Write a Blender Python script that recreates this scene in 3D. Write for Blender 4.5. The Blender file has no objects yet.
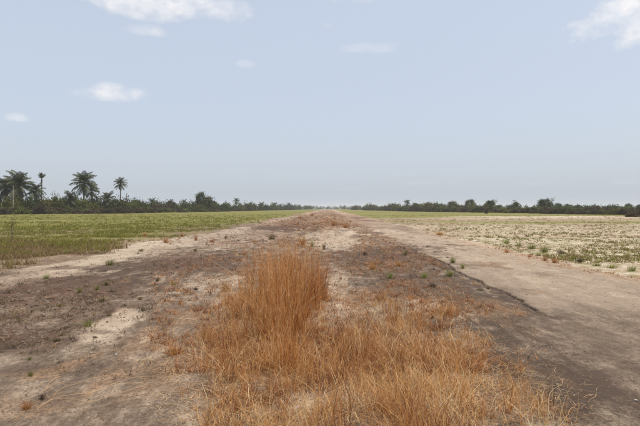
import bpy, math, random
import numpy as np
from mathutils import Vector, Matrix

random.seed(7)
RNG = np.random.default_rng(7)
R = math.radians
S = bpy.context.scene
COL = S.collection

# ------------------------------------------------------------------ camera
CAM_H = 1.70
F = 512.0                      # focal length in pixels of the 640 px wide photograph
HORIZON, VPX = 208.5, 329.0    # horizon row and the column where the runway vanishes
PITCH = math.atan((213 - HORIZON) / F)
YAW = math.atan((VPX - 320) / F)
cam_d = bpy.data.cameras.new('camera')
cam_d.sensor_width = 36.0
cam_d.lens = 36.0 * F / 640.0
cam_d.clip_start = 0.05
cam_d.clip_end = 20000
cam = bpy.data.objects.new('camera', cam_d)
cam.location = (0, 0, CAM_H)
cam.rotation_euler = (math.pi / 2 - PITCH, 0, YAW)
COL.objects.link(cam)
S.camera = cam

# ------------------------------------------------------------------ sky, sun, exposure
SUN_EL, SUN_AZ = R(66), R(105)        # azimuth clockwise from the runway direction (+Y)
W = bpy.data.worlds.new('World')
S.world = W
W.use_nodes = True
wn, wl = W.node_tree.nodes, W.node_tree.links
wn.clear()
SKY_STRENGTH = 0.109
CLOUDS = [   # photo column, row, half width, half height, strength
    (168, 8, 72, 19, 1.0), (125, 4, 38, 17, .9), (143, 31, 22, 7, .55), (225, 6, 34, 9, .6),
    (112, 95, 31, 11, .95), (18, 119, 11, 4.5, .6), (365, 49, 36, 6, .30), (393, 45, 10, 4, .2),
    (634, 20, 48, 30, 1.15), (600, 28, 16, 12, .6), (246, 64, 9, 5, .35), (353, 0, 24, 6, .5), (328, 26, 8, 4, .2),
    (352, 189, 16, 3, .14), (432, 183, 30, 3, .16), (628, 183, 14, 3, .16), (540, 184, 30, 2.5, .1)]

def pix_dir(px, py):
    u, v = (px - 320) / F, (213 - py) / F
    d = Vector((u, v, -1.0))
    return (cam.rotation_euler.to_matrix() @ d).normalized()

def build_world():
    N = lambda t, **k: setattr_all(wn.new(t), k)
    def setattr_all(n, k):
        for a, b in k.items():
            setattr(n, a, b)
        return n
    def math_n(op, a, b=None, clamp=False):
        n = N('ShaderNodeMath', operation=op, use_clamp=clamp)
        for i, s in enumerate((a, b)):
            if s is None:
                continue
            if isinstance(s, (int, float)):
                n.inputs[i].default_value = s
            else:
                wl.new(s, n.inputs[i])
        return n.outputs[0]
    sky = N('ShaderNodeTexSky', sky_type='NISHITA', sun_disc=False)
    sky.sun_elevation = SUN_EL
    sky.sun_rotation = SUN_AZ
    sky.altitude = 0
    sky.air_density = 1.0
    sky.dust_density = 4.5
    sky.ozone_density = 1.5
    tc = N('ShaderNodeTexCoord')
    nz = N('ShaderNodeTexNoise'); nz.inputs['Scale'].default_value = 16; nz.inputs['Detail'].default_value = 7
    nz.inputs['Roughness'].default_value = .55
    mp = N('ShaderNodeMapping'); mp.inputs['Scale'].default_value = (1, 1, 1.5)
    wl.new(tc.outputs['Generated'], mp.inputs['Vector'])
    wl.new(mp.outputs[0], nz.inputs['Vector'])
    nz2 = N('ShaderNodeTexNoise'); nz2.inputs['Scale'].default_value = 45; nz2.inputs['Detail'].default_value = 5
    wl.new(mp.outputs[0], nz2.inputs['Vector'])
    n1 = math_n('SUBTRACT', nz.outputs['Fac'], .5)
    n2 = math_n('SUBTRACT', nz2.outputs['Fac'], .5)
    total = None
    shade = None
    for (px, py, rx, ry, st) in CLOUDS:
        c = pix_dir(px, py)
        right = c.cross(Vector((0, 0, 1))).normalized()
        up = right.cross(c).normalized()
        da = N('ShaderNodeVectorMath', operation='DOT_PRODUCT'); da.inputs[1].default_value = right / (rx / F)
        db = N('ShaderNodeVectorMath', operation='DOT_PRODUCT'); db.inputs[1].default_value = up / (ry / F)
        dc = N('ShaderNodeVectorMath', operation='DOT_PRODUCT'); dc.inputs[1].default_value = c
        for n in (da, db, dc):
            wl.new(tc.outputs['Generated'], n.inputs[0])
        # flat base: the lower half falls off twice as fast
        b = db.outputs['Value']
        b2 = math_n('MULTIPLY', math_n('MULTIPLY', b, b), math_n('ADD', 1.0, math_n('MULTIPLY', math_n('LESS_THAN', b, 0.0), 1.2)))
        r2 = math_n('ADD', math_n('MULTIPLY', da.outputs['Value'], da.outputs['Value']), b2)
        front = math_n('GREATER_THAN', dc.outputs['Value'], .2)
        m = math_n('SUBTRACT', 1.0, r2)
        m = math_n('ADD', m, math_n('MULTIPLY', n1, 3.4))
        m = math_n('ADD', m, math_n('MULTIPLY', n2, 1.3))
        m = math_n('MULTIPLY', math_n('MULTIPLY', math_n('MULTIPLY', m, .55, True), front), st)
        total = m if total is None else math_n('MAXIMUM', total, m)
        sh = math_n('MULTIPLY', m, math_n('ADD', math_n('MULTIPLY', b, .3), .6, True))
        shade = sh if shade is None else math_n('MAXIMUM', shade, sh)
    # fair-weather cumulus goes on above the frame: a cloud layer at even height, mapped by elevation
    sep = N('ShaderNodeSeparateXYZ'); wl.new(tc.outputs['Generated'], sep.inputs[0])
    z = math_n('MAXIMUM', sep.outputs['Z'], .05)
    cx, cy = math_n('DIVIDE', sep.outputs['X'], z), math_n('DIVIDE', sep.outputs['Y'], z)
    cmb = N('ShaderNodeCombineXYZ'); wl.new(cx, cmb.inputs[0]); wl.new(cy, cmb.inputs[1])
    nz3 = N('ShaderNodeTexNoise'); nz3.inputs['Scale'].default_value = 2.2; nz3.inputs['Detail'].default_value = 6
    wl.new(cmb.outputs[0], nz3.inputs['Vector'])
    lay = math_n('MULTIPLY', math_n('SUBTRACT', nz3.outputs['Fac'], .58), 7.0, True)
    hi = math_n('MULTIPLY', math_n('SUBTRACT', sep.outputs['Z'], .42), 8.0, True)
    lay = math_n('MULTIPLY', lay, hi)
    total = math_n('MAXIMUM', total, math_n('MULTIPLY', lay, .8))
    total = math_n('MINIMUM', total, 1.0)
    crmp = N('ShaderNodeMix', data_type='RGBA')
    crmp.inputs[6].default_value = (6.6, 6.5, 6.55, 1)
    crmp.inputs[7].default_value = (8.8, 8.4, 8.2, 1)
    wl.new(math_n('MULTIPLY', shade, 1.15, True), crmp.inputs[0])
    # thin high veil: pale, nearly even
    veil = N('ShaderNodeMix', data_type='RGBA')
    veil.inputs[0].default_value = VEIL
    veil.inputs[7].default_value = VEIL_COL
    wl.new(sky.outputs[0], veil.inputs[6])
    mx = N('ShaderNodeMix', data_type='RGBA')
    wl.new(total, mx.inputs[0]); wl.new(veil.outputs[2], mx.inputs[6]); wl.new(crmp.outputs[2], mx.inputs[7])
    bg = N('ShaderNodeBackground'); bg.inputs['Strength'].default_value = SKY_STRENGTH
    wl.new(mx.outputs[2], bg.inputs['Color'])
    out = N('ShaderNodeOutputWorld'); wl.new(bg.outputs[0], out.inputs['Surface'])

VEIL, VEIL_COL = .58, (5.9, 6.5, 7.45, 1)
build_world()
sun_d = bpy.data.lights.new('sun', 'SUN')
sun_d.energy = 3.4
sun_d.angle = R(0.8)
sun_d.color = (1.0, .955, .88)
sun = bpy.data.objects.new('sun', sun_d)
sv = Vector((math.sin(SUN_AZ) * math.cos(SUN_EL), math.cos(SUN_AZ) * math.cos(SUN_EL), math.sin(SUN_EL)))
sun.rotation_euler = sv.to_track_quat('Z', 'Y').to_euler()
COL.objects.link(sun)
S.view_settings.view_transform = 'Standard'
S.view_settings.look = 'None'
S.view_settings.gamma = 1
S.view_settings.exposure = 0.3
S.render.engine = 'CYCLES'
S.cycles.use_denoising = True
S.cycles.volume_bounces = 1
S.cycles.max_bounces = 4
S.cycles.transparent_max_bounces = 8

# ------------------------------------------------------------------ helpers: pixels and noise
_RM = np.array(cam.rotation_euler.to_matrix())

def ground_at(px, py, z=0.0):
    """Point of the level ground that the photo shows at pixel (px, py)."""
    d = _RM @ np.array([(px - 320) / F, (213 - py) / F, -1.0])
    t = (z - CAM_H) / d[2]
    return d[0] * t, d[1] * t

def at_depth(px, d):
    """Ground point in photo column px at d metres ahead."""
    u = (px - VPX) / F
    return u * d, d

def to_pixel(x, y):
    """Photo pixel of ground points (arrays)."""
    p = np.stack([x, y, np.full_like(x, -CAM_H)], -1) @ _RM
    zc = np.minimum(p[..., 2], -1e-3)
    return 320 + F * p[..., 0] / -zc, 213 - F * p[..., 1] / -zc

def vnoise(x, y, seed=0):
    xi, yi = np.floor(x).astype(np.int64), np.floor(y).astype(np.int64)
    fx, fy = x - xi, y - yi
    def h(a, b):
        n = (a * 374761393 + b * 668265263 + seed * 974711) & 0xffffffff
        n = ((n ^ (n >> 13)) * 1274126177) & 0xffffffff
        n = n ^ (n >> 16)
        return (n & 0xffff) / 65535.0
    sx, sy = fx * fx * (3 - 2 * fx), fy * fy * (3 - 2 * fy)
    a = h(xi, yi) * (1 - sx) + h(xi + 1, yi) * sx
    b = h(xi, yi + 1) * (1 - sx) + h(xi + 1, yi + 1) * sx
    return (a * (1 - sy) + b * sy) * 2 - 1

def fbm(x, y, seed=0, octv=4, gain=.5):
    s, a = 0, 1
    for i in range(octv):
        s = s + a * vnoise(x * 2 ** i + 17.3 * i, y * 2 ** i + 5.1 * i, seed + i)
        a *= gain
    return s

def smooth(e0, e1, v):
    t = np.clip((v - e0) / (e1 - e0), 0, 1)
    return t * t * (3 - 2 * t)

A = lambda v: np.asarray(v, dtype=float)

# edges of the old runway (metres right of the camera), along the runway
def edge_left(y):  return -9.3 + 1.0 * fbm(y / 6, y * 0, 3, 4) + .18 * fbm(y / .9, y * 0, 4, 3)
def edge_right(y): return 7.35 + .35 * fbm(y / 8, y * 0, 5, 3) + .12 * fbm(y / .8, y * 0, 6, 3)
def edge_slab(y):  return 3.5 + .07 * fbm(y / 2.6, y * 0, 8, 4) + .05 * fbm(y / .35, y * 0, 9, 3) - .5 * smooth(20, 60, y)

def ground_z(x, y):
    x, y = A(x), A(y)
    far = 1 - smooth(150, 400, np.hypot(x, y))
    return (.035 * fbm(x / 3.1, y / 3.1, 21, 3) + .10 * fbm(x / 14, y / 14, 22, 2)
            * smooth(8, 16, np.abs(x + 1))) * far - .012

def slab_mask(x, y):
    x, y = A(x), A(y)
    return smooth(0, .05, x - edge_slab(y)) * (1 - smooth(18, 26, y))

def groove(x, y):
    """Open crack along the broken rim of the paved strip."""
    x, y = A(x), A(y)
    on = smooth(-.35, .05, fbm(y / 1.7, y * 0, 12, 2)) * smooth(7.4, 8.2, y) * (1 - smooth(15, 19, y))
    return np.exp(-((x - edge_slab(y) + .015) / .013) ** 2) * on

def crust(x, y):
    """Where the surface has broken into lumps: weight 0..1 (left shoulder, and the dark middle)."""
    x, y = A(x), A(y)
    px, py = to_pixel(x, y)
    w = np.zeros_like(px)
    for cx, cy, rx, ry in ((60, 300, 110, 26), (190, 263, 60, 14), (20, 330, 60, 22), (395, 262, 60, 22),
                           (250, 240, 80, 9), (330, 222, 70, 8)):
        w = np.maximum(w, np.clip(1.35 - np.hypot((px - cx) / rx, (py - cy) / ry), 0, 1))
    return w * (y > 2)

def runway_z(x, y):
    x, y = A(x), A(y)
    z = .012 + .008 * fbm(x / 1.3, y / 1.9, 31, 3)
    z = z + .020 * slab_mask(x, y) * smooth(7.2, 8.4, y)
    z = z - .045 * groove(x, y)
    c = crust(x, y)
    lump = np.clip(fbm(x / .22, y / .3, 33, 3) - .15, 0, 1)
    z = z + c * .055 * lump
    z = z + .012 * np.clip(fbm(x / .5, y / 1.2, 36, 3), 0, 1)
    e = np.minimum(x - edge_left(y), edge_right(y) - x)
    return z - .14 * (1 - smooth(-.35, .35, e))

def surf_z(x, y):
    x, y = A(x), A(y)
    inside = (x > -11) & (x < 9)
    return np.where(inside, np.maximum(ground_z(x, y), np.where(inside, runway_z(x, y), -9)), ground_z(x, y))

# ------------------------------------------------------------------ helpers: meshes and tags
def quad_mesh(name, V, Q, attrs=None, mats=(), smooth_shade=False):
    V, Q = np.asarray(V, np.float32), np.asarray(Q, np.int32)
    me = bpy.data.meshes.new(name)
    me.vertices.add(len(V)); me.vertices.foreach_set('co', V.ravel())
    k = Q.shape[1]
    me.loops.add(Q.size); me.loops.foreach_set('vertex_index', Q.ravel())
    me.polygons.add(len(Q)); me.polygons.foreach_set('loop_start', np.arange(0, Q.size, k, dtype=np.int32))
    me.polygons.foreach_set('use_smooth', np.full(len(Q), smooth_shade, dtype=bool))
    for an, av in (attrs or {}).items():
        a = me.attributes.new(an, 'FLOAT', 'POINT')
        a.data.foreach_set('value', np.asarray(av, np.float32).ravel())
    me.update(calc_edges=True)
    me.validate(verbose=False)
    for m in mats:
        me.materials.append(m)
    return me

def link(name, me, parent=None, loc=None):
    o = bpy.data.objects.new(name, me)
    COL.objects.link(o)
    if parent is not None:
        o.parent = parent
    if loc is not None:
        o.location = loc
    return o

def tag(o, label=None, cat=None, group=None, kind=None):
    if label: o['label'] = label
    if cat: o['category'] = cat
    if group: o['group'] = group
    if kind: o['kind'] = kind
    return o

def merge(parts):
    """Join (V, Q, rnd) triples."""
    V, Q, T, n = [], [], [], 0
    for v, q, t in parts:
        V.append(v); Q.append(q + n); T.append(t); n += len(v)
    return np.concatenate(V), np.concatenate(Q), np.concatenate(T)

def ribbons(base, az, h, lean, width, rnd, segs=3, face=None, droop=.25, wob=0.0, power=1.7, tip=.18):
    """Grass blades: bent tapering strips rooted at base (n,3)."""
    n = len(base)
    t = np.linspace(0, 1, segs + 1)[None, :]
    h, lean, width = (np.broadcast_to(A(v), (n,))[:, None] for v in (h, lean, width))
    out = lean * h * t ** power
    zz = h * (t - droop * np.minimum(lean, 2.0) * t * t * .6)
    ca, sa = np.cos(az)[:, None], np.sin(az)[:, None]
    cx = base[:, 0:1] + ca * out
    cy = base[:, 1:2] + sa * out
    cz = base[:, 2:3] + zz
    if wob:
        ph = RNG.uniform(0, 6.28, (n, 1)); fr = RNG.uniform(2.5, 6, (n, 1))
        s = np.sin(ph + fr * t * 2) * wob * h * t
        cx = cx - sa * s; cy = cy + ca * s
    fa = RNG.uniform(0, math.pi, n) if face is None else face
    fx, fy = np.cos(fa)[:, None], np.sin(fa)[:, None]
    w = width * (1 - (1 - tip) * t ** 1.4) * .5
    L = np.stack([cx - fx * w, cy - fy * w, cz], -1)
    Rr = np.stack([cx + fx * w, cy + fy * w, cz], -1)
    V = np.stack([L, Rr], 2).reshape(-1, 3)
    k = (segs + 1) * 2
    q = np.array([[2 * i, 2 * i + 1, 2 * i + 3, 2 * i + 2] for i in range(segs)])
    Q = (np.arange(n)[:, None, None] * k + q[None]).reshape(-1, 4)
    return V, Q, np.repeat(np.broadcast_to(A(rnd), (n,)), k)

def leaves(cen, size, rnd, asp=.55, flat=.0):
    """Leaf-sized quads with random turns at the points cen."""
    n = len(cen)
    a = RNG.normal(size=(n, 3)); a[:, 2] *= (1 - flat)
    a /= np.linalg.norm(a, axis=1, keepdims=True)
    b = np.cross(a, RNG.normal(size=(n, 3))); b /= np.linalg.norm(b, axis=1, keepdims=True)
    s = np.broadcast_to(A(size), (n,))[:, None]
    V = np.stack([cen - a * s, cen + b * s * asp, cen + a * s, cen - b * s * asp], 1).reshape(-1, 3)
    Q = np.arange(4 * n).reshape(-1, 4)
    return V, Q, np.repeat(np.broadcast_to(A(rnd), (n,)), 4)

def tube(pts, rad, sides=7, rough=0.0):
    pts = [Vector(p) for p in pts]
    V, Q = [], []
    for i, p in enumerate(pts):
        d = (pts[min(i + 1, len(pts) - 1)] - pts[max(i - 1, 0)]).normalized()
        u = d.cross(Vector((0.31, .95, .05))).normalized(); w = d.cross(u)
        for k in range(sides):
            a = 2 * math.pi * k / sides
            r = rad[i] * (1 + rough * random.uniform(-1, 1))
            V.append(p + (u * math.cos(a) + w * math.sin(a)) * r)
    for i in range(len(pts) - 1):
        for k in range(sides):
            a, b = i * sides + k, i * sides + (k + 1) % sides
            Q.append((a, b, b + sides, a + sides))
    return np.array([tuple(v) for v in V]), np.array(Q), np.full(len(V), .5)

# ------------------------------------------------------------------ materials
def new_mat(name):
    m = bpy.data.materials.new(name)
    m.use_nodes = True
    nt = m.node_tree
    nt.nodes.clear()
    out = nt.nodes.new('ShaderNodeOutputMaterial')
    return m, nt, out

class G:
    """Small node-graph helper."""
    def __init__(s, nt): s.nt = nt
    def n(s, t, **k):
        x = s.nt.nodes.new(t)
        for a, b in k.items(): setattr(x, a, b)
        return x
    def put(s, sock, v):
        if isinstance(v, (int, float)): sock.default_value = v
        elif isinstance(v, (tuple, list)): sock.default_value = tuple(v) if len(v) != 3 or sock.type != 'RGBA' else (*v, 1)
        else: s.nt.links.new(v, sock)
    def m(s, op, a, b=0.0, clamp=False):
        x = s.n('ShaderNodeMath', operation=op, use_clamp=clamp)
        s.put(x.inputs[0], a); s.put(x.inputs[1], b)
        return x.outputs[0]
    def attr(s, name):
        return s.n('ShaderNodeAttribute', attribute_name=name).outputs['Fac']
    def noise(s, vec, scale, detail=4, rough=.55):
        x = s.n('ShaderNodeTexNoise')
        x.inputs['Scale'].default_value = scale; x.inputs['Detail'].default_value = detail
        x.inputs['Roughness'].default_value = rough
        s.nt.links.new(vec, x.inputs['Vector'])
        return x.outputs['Fac']
    def scaled(s, vec, sc, rot=0.0):
        x = s.n('ShaderNodeMapping'); x.inputs['Scale'].default_value = sc
        x.inputs['Rotation'].default_value = (0, 0, rot)
        s.nt.links.new(vec, x.inputs['Vector'])
        return x.outputs[0]
    def ramp(s, fac, stops):
        x = s.n('ShaderNodeValToRGB')
        e = x.color_ramp.elements
        while len(e) < len(stops): e.new(.5)
        for i, (p, c) in enumerate(stops):
            e[i].position = p; e[i].color = (*c, 1)
        s.put(x.inputs['Fac'], fac)
        return x.outputs['Color']
    def mix(s, f, a, b):
        x = s.n('ShaderNodeMix', data_type='RGBA')
        s.put(x.inputs[0], f); s.put(x.inputs[6], a); s.put(x.inputs[7], b)
        return x.outputs[2]
    def bump(s, h, strength, dist):
        x = s.n('ShaderNodeBump'); x.inputs['Strength'].default_value = strength
        x.inputs['Distance'].default_value = dist
        s.put(x.inputs['Height'], h)
        return x.outputs[0]

def plant_mat(name, stops, transl=.3, rough=.7, obj_var=.25, hue=None):
    m, nt, out = new_mat(name)
    g = G(nt)
    col = g.ramp(g.attr('rnd'), stops)
    oi = g.n('ShaderNodeObjectInfo')
    hs = g.n('ShaderNodeHueSaturation')
    hs.inputs['Saturation'].default_value = 1.0
    g.put(hs.inputs['Value'], g.m('ADD', g.m('MULTIPLY', oi.outputs['Random'], 2 * obj_var), 1 - obj_var))
    g.put(hs.inputs['Hue'], g.m('ADD', g.m('MULTIPLY', oi.outputs['Random'], .1 * obj_var), .5 - .05 * obj_var))
    g.put(hs.inputs['Color'], col)
    c = hs.outputs['Color']
    d = g.n('ShaderNodeBsdfPrincipled')
    d.inputs['Roughness'].default_value = rough
    d.inputs['Specular IOR Level'].default_value = .25
    g.put(d.inputs['Base Color'], c)
    t = g.n('ShaderNodeBsdfTranslucent'); g.put(t.inputs['Color'], c)
    mx = g.n('ShaderNodeMixShader'); mx.inputs[0].default_value = transl
    nt.links.new(d.outputs[0], mx.inputs[1]); nt.links.new(t.outputs[0], mx.inputs[2])
    nt.links.new(mx.outputs[0], out.inputs['Surface'])
    return m

def runway_material():
    m, nt, out = new_mat('weathered_runway')
    g = G(nt)
    pos = g.n('ShaderNodeNewGeometry').outputs['Position']
    slab = g.attr('slab')
    n_str = g.noise(g.scaled(pos, (1.8, .40, 1)), 1.6, 9, .66)        # streaks along the runway
    n_mid = g.noise(g.scaled(pos, (1.3, .7, 1)), 6.0, 5, .62)
    n_fin = g.noise(g.scaled(pos, (1, .75, 1)), 34, 4, .6)
    n_gra = g.noise(pos, 190, 2, .5)
    n_brk = g.noise(g.scaled(pos, (1.2, .6, 1)), 2.6, 9, .68)          # ragged patch edges at every scale
    n_cr = g.noise(g.scaled(pos, (1, .7, 1)), 13, 10, .78)
    amp = g.m('SUBTRACT', 1.0, g.m('MULTIPLY', slab, .78))
    t = g.attr('tone')
    t = g.m('ADD', t, g.m('MULTIPLY', g.m('MULTIPLY', g.m('SUBTRACT', n_str, .5), 1.3), amp))
    t = g.m('ADD', t, g.m('MULTIPLY', g.m('MULTIPLY', g.m('SUBTRACT', n_brk, .5), 1.8), amp))
    t = g.m('ADD', t, g.m('MULTIPLY', g.m('MULTIPLY', g.m('SUBTRACT', n_mid, .5), .9), amp))
    t = g.m('ADD', t, g.m('MULTIPLY', g.m('MULTIPLY', g.m('SUBTRACT', n_cr, .5), 1.3), g.m('SUBTRACT', 1.0, g.m('MULTIPLY', slab, .6))))
    famp = g.m('SUBTRACT', 1.0, g.m('MULTIPLY', slab, .5))
    t = g.m('ADD', t, g.m('MULTIPLY', g.m('MULTIPLY', g.m('SUBTRACT', n_fin, .5), .85), famp))
    t = g.m('ADD', t, g.m('MULTIPLY', g.m('MULTIPLY', g.m('SUBTRACT', n_gra, .5), .60), famp))
    col = g.ramp(t, [(0.0, (.080, .056, .040)), (.28, (.150, .110, .078)), (.37, (.205, .153, .108)), (.52, (.265, .203, .146)),
                     (.61, (.345, .268, .192)), (1.0, (.50, .41, .31))])
    # reddish dusty crust
    red = g.m('MULTIPLY', g.attr('red'), g.m('MULTIPLY', g.m('SUBTRACT', n_mid, .24), 2.8, True))
    col = g.mix(g.m('MULTIPLY', red, .8), col, (.135, .076, .052))
    # fallen straw bleached into the surface
    st = g.m('MULTIPLY', g.attr('straw'), g.m('MULTIPLY', g.m('SUBTRACT', n_fin, .36), 3.2, True), True)
    col = g.mix(g.m('MULTIPLY', st, .75), col, g.ramp(n_mid, [(.3, (.26, .13, .06)), (.7, (.42, .27, .15))]))
    # green film of tiny weeds
    gr = g.m('MULTIPLY', g.attr('green'), g.m('MULTIPLY', g.m('SUBTRACT', n_fin, .42), 4.0, True), True)
    col = g.mix(g.m('MULTIPLY', gr, .6), col, (.10, .095, .035))
    # dark crack lines
    vor = g.n('ShaderNodeTexVoronoi', feature='DISTANCE_TO_EDGE')
    vor.inputs['Scale'].default_value = .34
    wv = g.n('ShaderNodeVectorMath', operation='ADD')
    nzv = g.n('ShaderNodeTexNoise'); nzv.inputs['Scale'].default_value = 1.8; nzv.inputs['Detail'].default_value = 5
    nt.links.new(pos, nzv.inputs['Vector'])
    sc = g.n('ShaderNodeVectorMath', operation='SCALE'); sc.inputs['Scale'].default_value = .55
    nt.links.new(nzv.outputs['Color'], sc.inputs[0])
    nt.links.new(pos, wv.inputs[0]); nt.links.new(sc.outputs[0], wv.inputs[1])
    nt.links.new(wv.outputs[0], vor.inputs['Vector'])
    crack = g.m('SUBTRACT', 1.0, g.m('MULTIPLY', vor.outputs['Distance'], 160.0, True))
    crack = g.m('MULTIPLY', crack, g.m('MULTIPLY', g.m('SUBTRACT', n_str, .45), 6.0, True))
    col = g.mix(g.m('MULTIPLY', crack, .55), col, (.05, .04, .032))
    b = g.n('ShaderNodeBsdfPrincipled')
    b.inputs['Roughness'].default_value = .95
    b.inputs['Specular IOR Level'].default_value = .12
    g.put(b.inputs['Base Color'], col)
    hh = g.m('ADD', g.m('MULTIPLY', n_fin, .7), g.m('ADD', g.m('MULTIPLY', n_cr, .9), g.m('MULTIPLY', n_mid, .6)))
    hh = g.m('SUBTRACT', hh, g.m('MULTIPLY', crack, .6))
    bmp = g.n('ShaderNodeBump'); bmp.inputs['Distance'].default_value = .035
    g.put(bmp.inputs['Strength'], g.m('SUBTRACT', .95, g.m('MULTIPLY', slab, .6)))
    g.put(bmp.inputs['Height'], hh)
    g.put(b.inputs['Normal'], bmp.outputs[0])
    nt.links.new(b.outputs[0], out.inputs['Surface'])
    return m

def field_material():
    m, nt, out = new_mat('field_soil')
    g = G(nt)
    pos = g.n('ShaderNodeNewGeometry').outputs['Position']
    n_big = g.noise(g.scaled(pos, (.5, 1, 1)), .09, 5, .6)
    n_mid = g.noise(pos, .7, 5, .65)
    n_m2 = g.noise(pos, 2.1, 6, .7)
    n_fin = g.noise(pos, 7, 5, .65)
    n_gra = g.noise(pos, 60, 3, .6)
    t = g.attr('tone')
    t = g.m('ADD', t, g.m('MULTIPLY', g.m('SUBTRACT', n_m2, .5), 1.4))
    t = g.m('ADD', t, g.m('MULTIPLY', g.m('SUBTRACT', n_mid, .5), .7))
    t = g.m('ADD', t, g.m('MULTIPLY', g.m('SUBTRACT', n_fin, .5), .8))
    t = g.m('ADD', t, g.m('MULTIPLY', g.m('SUBTRACT', n_gra, .5), .25))
    soil = g.ramp(t, [(0, (.10, .068, .046)), (.3, (.20, .14, .092)), (.55, (.30, .22, .145)), (.72, (.40, .32, .225)), (1, (.56, .48, .38))])
    gf = g.m('ADD', g.attr('green'), g.m('MULTIPLY', g.m('SUBTRACT', n_mid, .5), 1.0))
    gf = g.m('ADD', gf, g.m('MULTIPLY', g.m('SUBTRACT', n_fin, .5), .8))
    gf = g.m('SUBTRACT', gf, g.m('MULTIPLY', g.m('SUBTRACT', n_m2, .5), 1.2))
    gf = g.m('MULTIPLY', g.m('SUBTRACT', gf, .42), 3.5, True)
    grass = g.ramp(n_big, [(.3, (.125, .120, .026)), (.55, (.158, .148, .034)), (.75, (.175, .155, .045))])
    col = g.mix(g.m('MULTIPLY', gf, .9), soil, grass)
    b = g.n('ShaderNodeBsdfPrincipled')
    b.inputs['Roughness'].default_value = .95
    b.inputs['Specular IOR Level'].default_value = .1
    g.put(b.inputs['Base Color'], col)
    g.put(b.inputs['Normal'], g.bump(g.m('ADD', n_fin, g.m('MULTIPLY', n_gra, .4)), .7, .05))
    nt.links.new(b.outputs[0], out.inputs['Surface'])
    return m

def rock_mat(name, c1, c2, scale=40):
    m, nt, out = new_mat(name)
    g = G(nt)
    tc = g.n('ShaderNodeTexCoord').outputs['Object']
    oi = g.n('ShaderNodeObjectInfo').outputs['Random']
    n1 = g.noise(tc, scale, 4, .6)
    col = g.ramp(n1, [(.3, c1), (.7, c2)])
    hs = g.n('ShaderNodeHueSaturation'); g.put(hs.inputs['Value'], g.m('ADD', g.m('MULTIPLY', oi, .5), .75)); g.put(hs.inputs['Color'], col)
    b = g.n('ShaderNodeBsdfPrincipled'); b.inputs['Roughness'].default_value = .95
    b.inputs['Specular IOR Level'].default_value = .1
    g.put(b.inputs['Base Color'], hs.outputs[0])
    g.put(b.inputs['Normal'], g.bump(n1, .6, .01))
    nt.links.new(b.outputs[0], out.inputs['Surface'])
    return m

M = {}
M['runway'] = runway_material()
M['field'] = field_material()
M['dry'] = plant_mat('dry_grass', [(0, (.15, .050, .020)), (.2, (.36, .125, .038)), (.5, (.57, .25, .070)),
                                   (.78, (.68, .39, .145)), (1, (.80, .61, .35))], .44, .5, 0.0)
M['dry_low'] = plant_mat('low_dry_grass', [(0, (.14, .052, .024)), (.2, (.36, .14, .046)), (.5, (.555, .27, .085)),
                                   (.78, (.67, .42, .175)), (1, (.80, .62, .37))], .40, .5, 0.0)
M['dry_tuft'] = plant_mat('dry_tuft', [(0, (.13, .055, .026)), (.3, (.30, .125, .045)), (.7, (.47, .235, .085)), (1, (.58, .39, .20))], .35, .6, .12)
M['straw'] = plant_mat('bleached_straw', [(0, (.25, .13, .06)), (.5, (.45, .27, .13)), (1, (.62, .46, .28))], .2, .6, .1)
M['green'] = plant_mat('green_grass', [(0, (.12, .125, .03)), (.5, (.22, .23, .06)), (.85, (.31, .29, .10)), (1, (.44, .34, .18))], .42, .6, .2)
M['field_green'] = plant_mat('field_grass', [(0, (.105, .10, .022)), (.3, (.18, .172, .036)), (.55, (.245, .225, .05)), (.72, (.14, .092, .042)), (.88, (.18, .115, .058)), (1, (.33, .22, .12))], .5, .7, .1)
M['crust_weed'] = plant_mat('crust_weed', [(0, (.05, .035, .024)), (.35, (.10, .07, .045)), (.6, (.12, .105, .04)), (.8, (.24, .14, .07)), (1, (.36, .23, .12))], .25, .8, 0.0)
M['olive'] = plant_mat('olive_weed', [(0, (.06, .055, .02)), (.5, (.13, .105, .04)), (1, (.27, .18, .08))], .3, .7, .2)
M['leaf_dark'] = plant_mat('dark_leaf', [(0, (.026, .036, .010)), (.5, (.052, .066, .017)), (1, (.095, .105, .028))], .25, .55, .28)
M['leaf_mid'] = plant_mat('mid_leaf', [(0, (.042, .048, .012)), (.5, (.085, .090, .020)), (1, (.145, .14, .032))], .25, .6, .25)
M['leaf_yellow'] = plant_mat('yellow_leaf', [(0, (.06, .065, .016)), (.5, (.12, .115, .03)), (1, (.18, .16, .05))], .3, .6, .2)
M['scrub'] = plant_mat('dry_scrub', [(0, (.036, .025, .018)), (.5, (.075, .050, .032)), (.8, (.085, .072, .034)), (1, (.13, .095, .055))], .15, .8, .25)
M['frond'] = plant_mat('palm_frond', [(0, (.035, .044, .018)), (.5, (.058, .070, .026)), (1, (.095, .10, .045))], .22, .45, .15)
M['frond_dry'] = plant_mat('dry_palm_frond', [(0, (.12, .09, .055)), (.5, (.19, .15, .085)), (1, (.27, .21, .13))], .2, .7, .15)
M['bark'] = rock_mat('palm_bark', (.07, .055, .042), (.17, .135, .10), 3)
M['bark_pale'] = rock_mat('pale_bark', (.16, .14, .11), (.30, .26, .21), 3)
M['clod'] = rock_mat('soil_clod', (.10, .072, .052), (.20, .15, .11), 30)
M['pebble'] = rock_mat('pale_pebble', (.42, .38, .33), (.62, .58, .52), 30)

# ------------------------------------------------------------------ the setting: ground and runway
def grid_mesh(xs, ys, zf):
    X, Y = np.meshgrid(xs, ys)
    Z = zf(X, Y)
    V = np.stack([X, Y, Z], -1).reshape(-1, 3)
    nx, ny = len(xs), len(ys)
    i = (np.arange(ny - 1)[:, None] * nx + np.arange(nx - 1)[None, :])
    Q = np.stack([i, i + 1, i + nx + 1, i + nx], -1).reshape(-1, 4)
    return X, Y, V, Q

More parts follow.
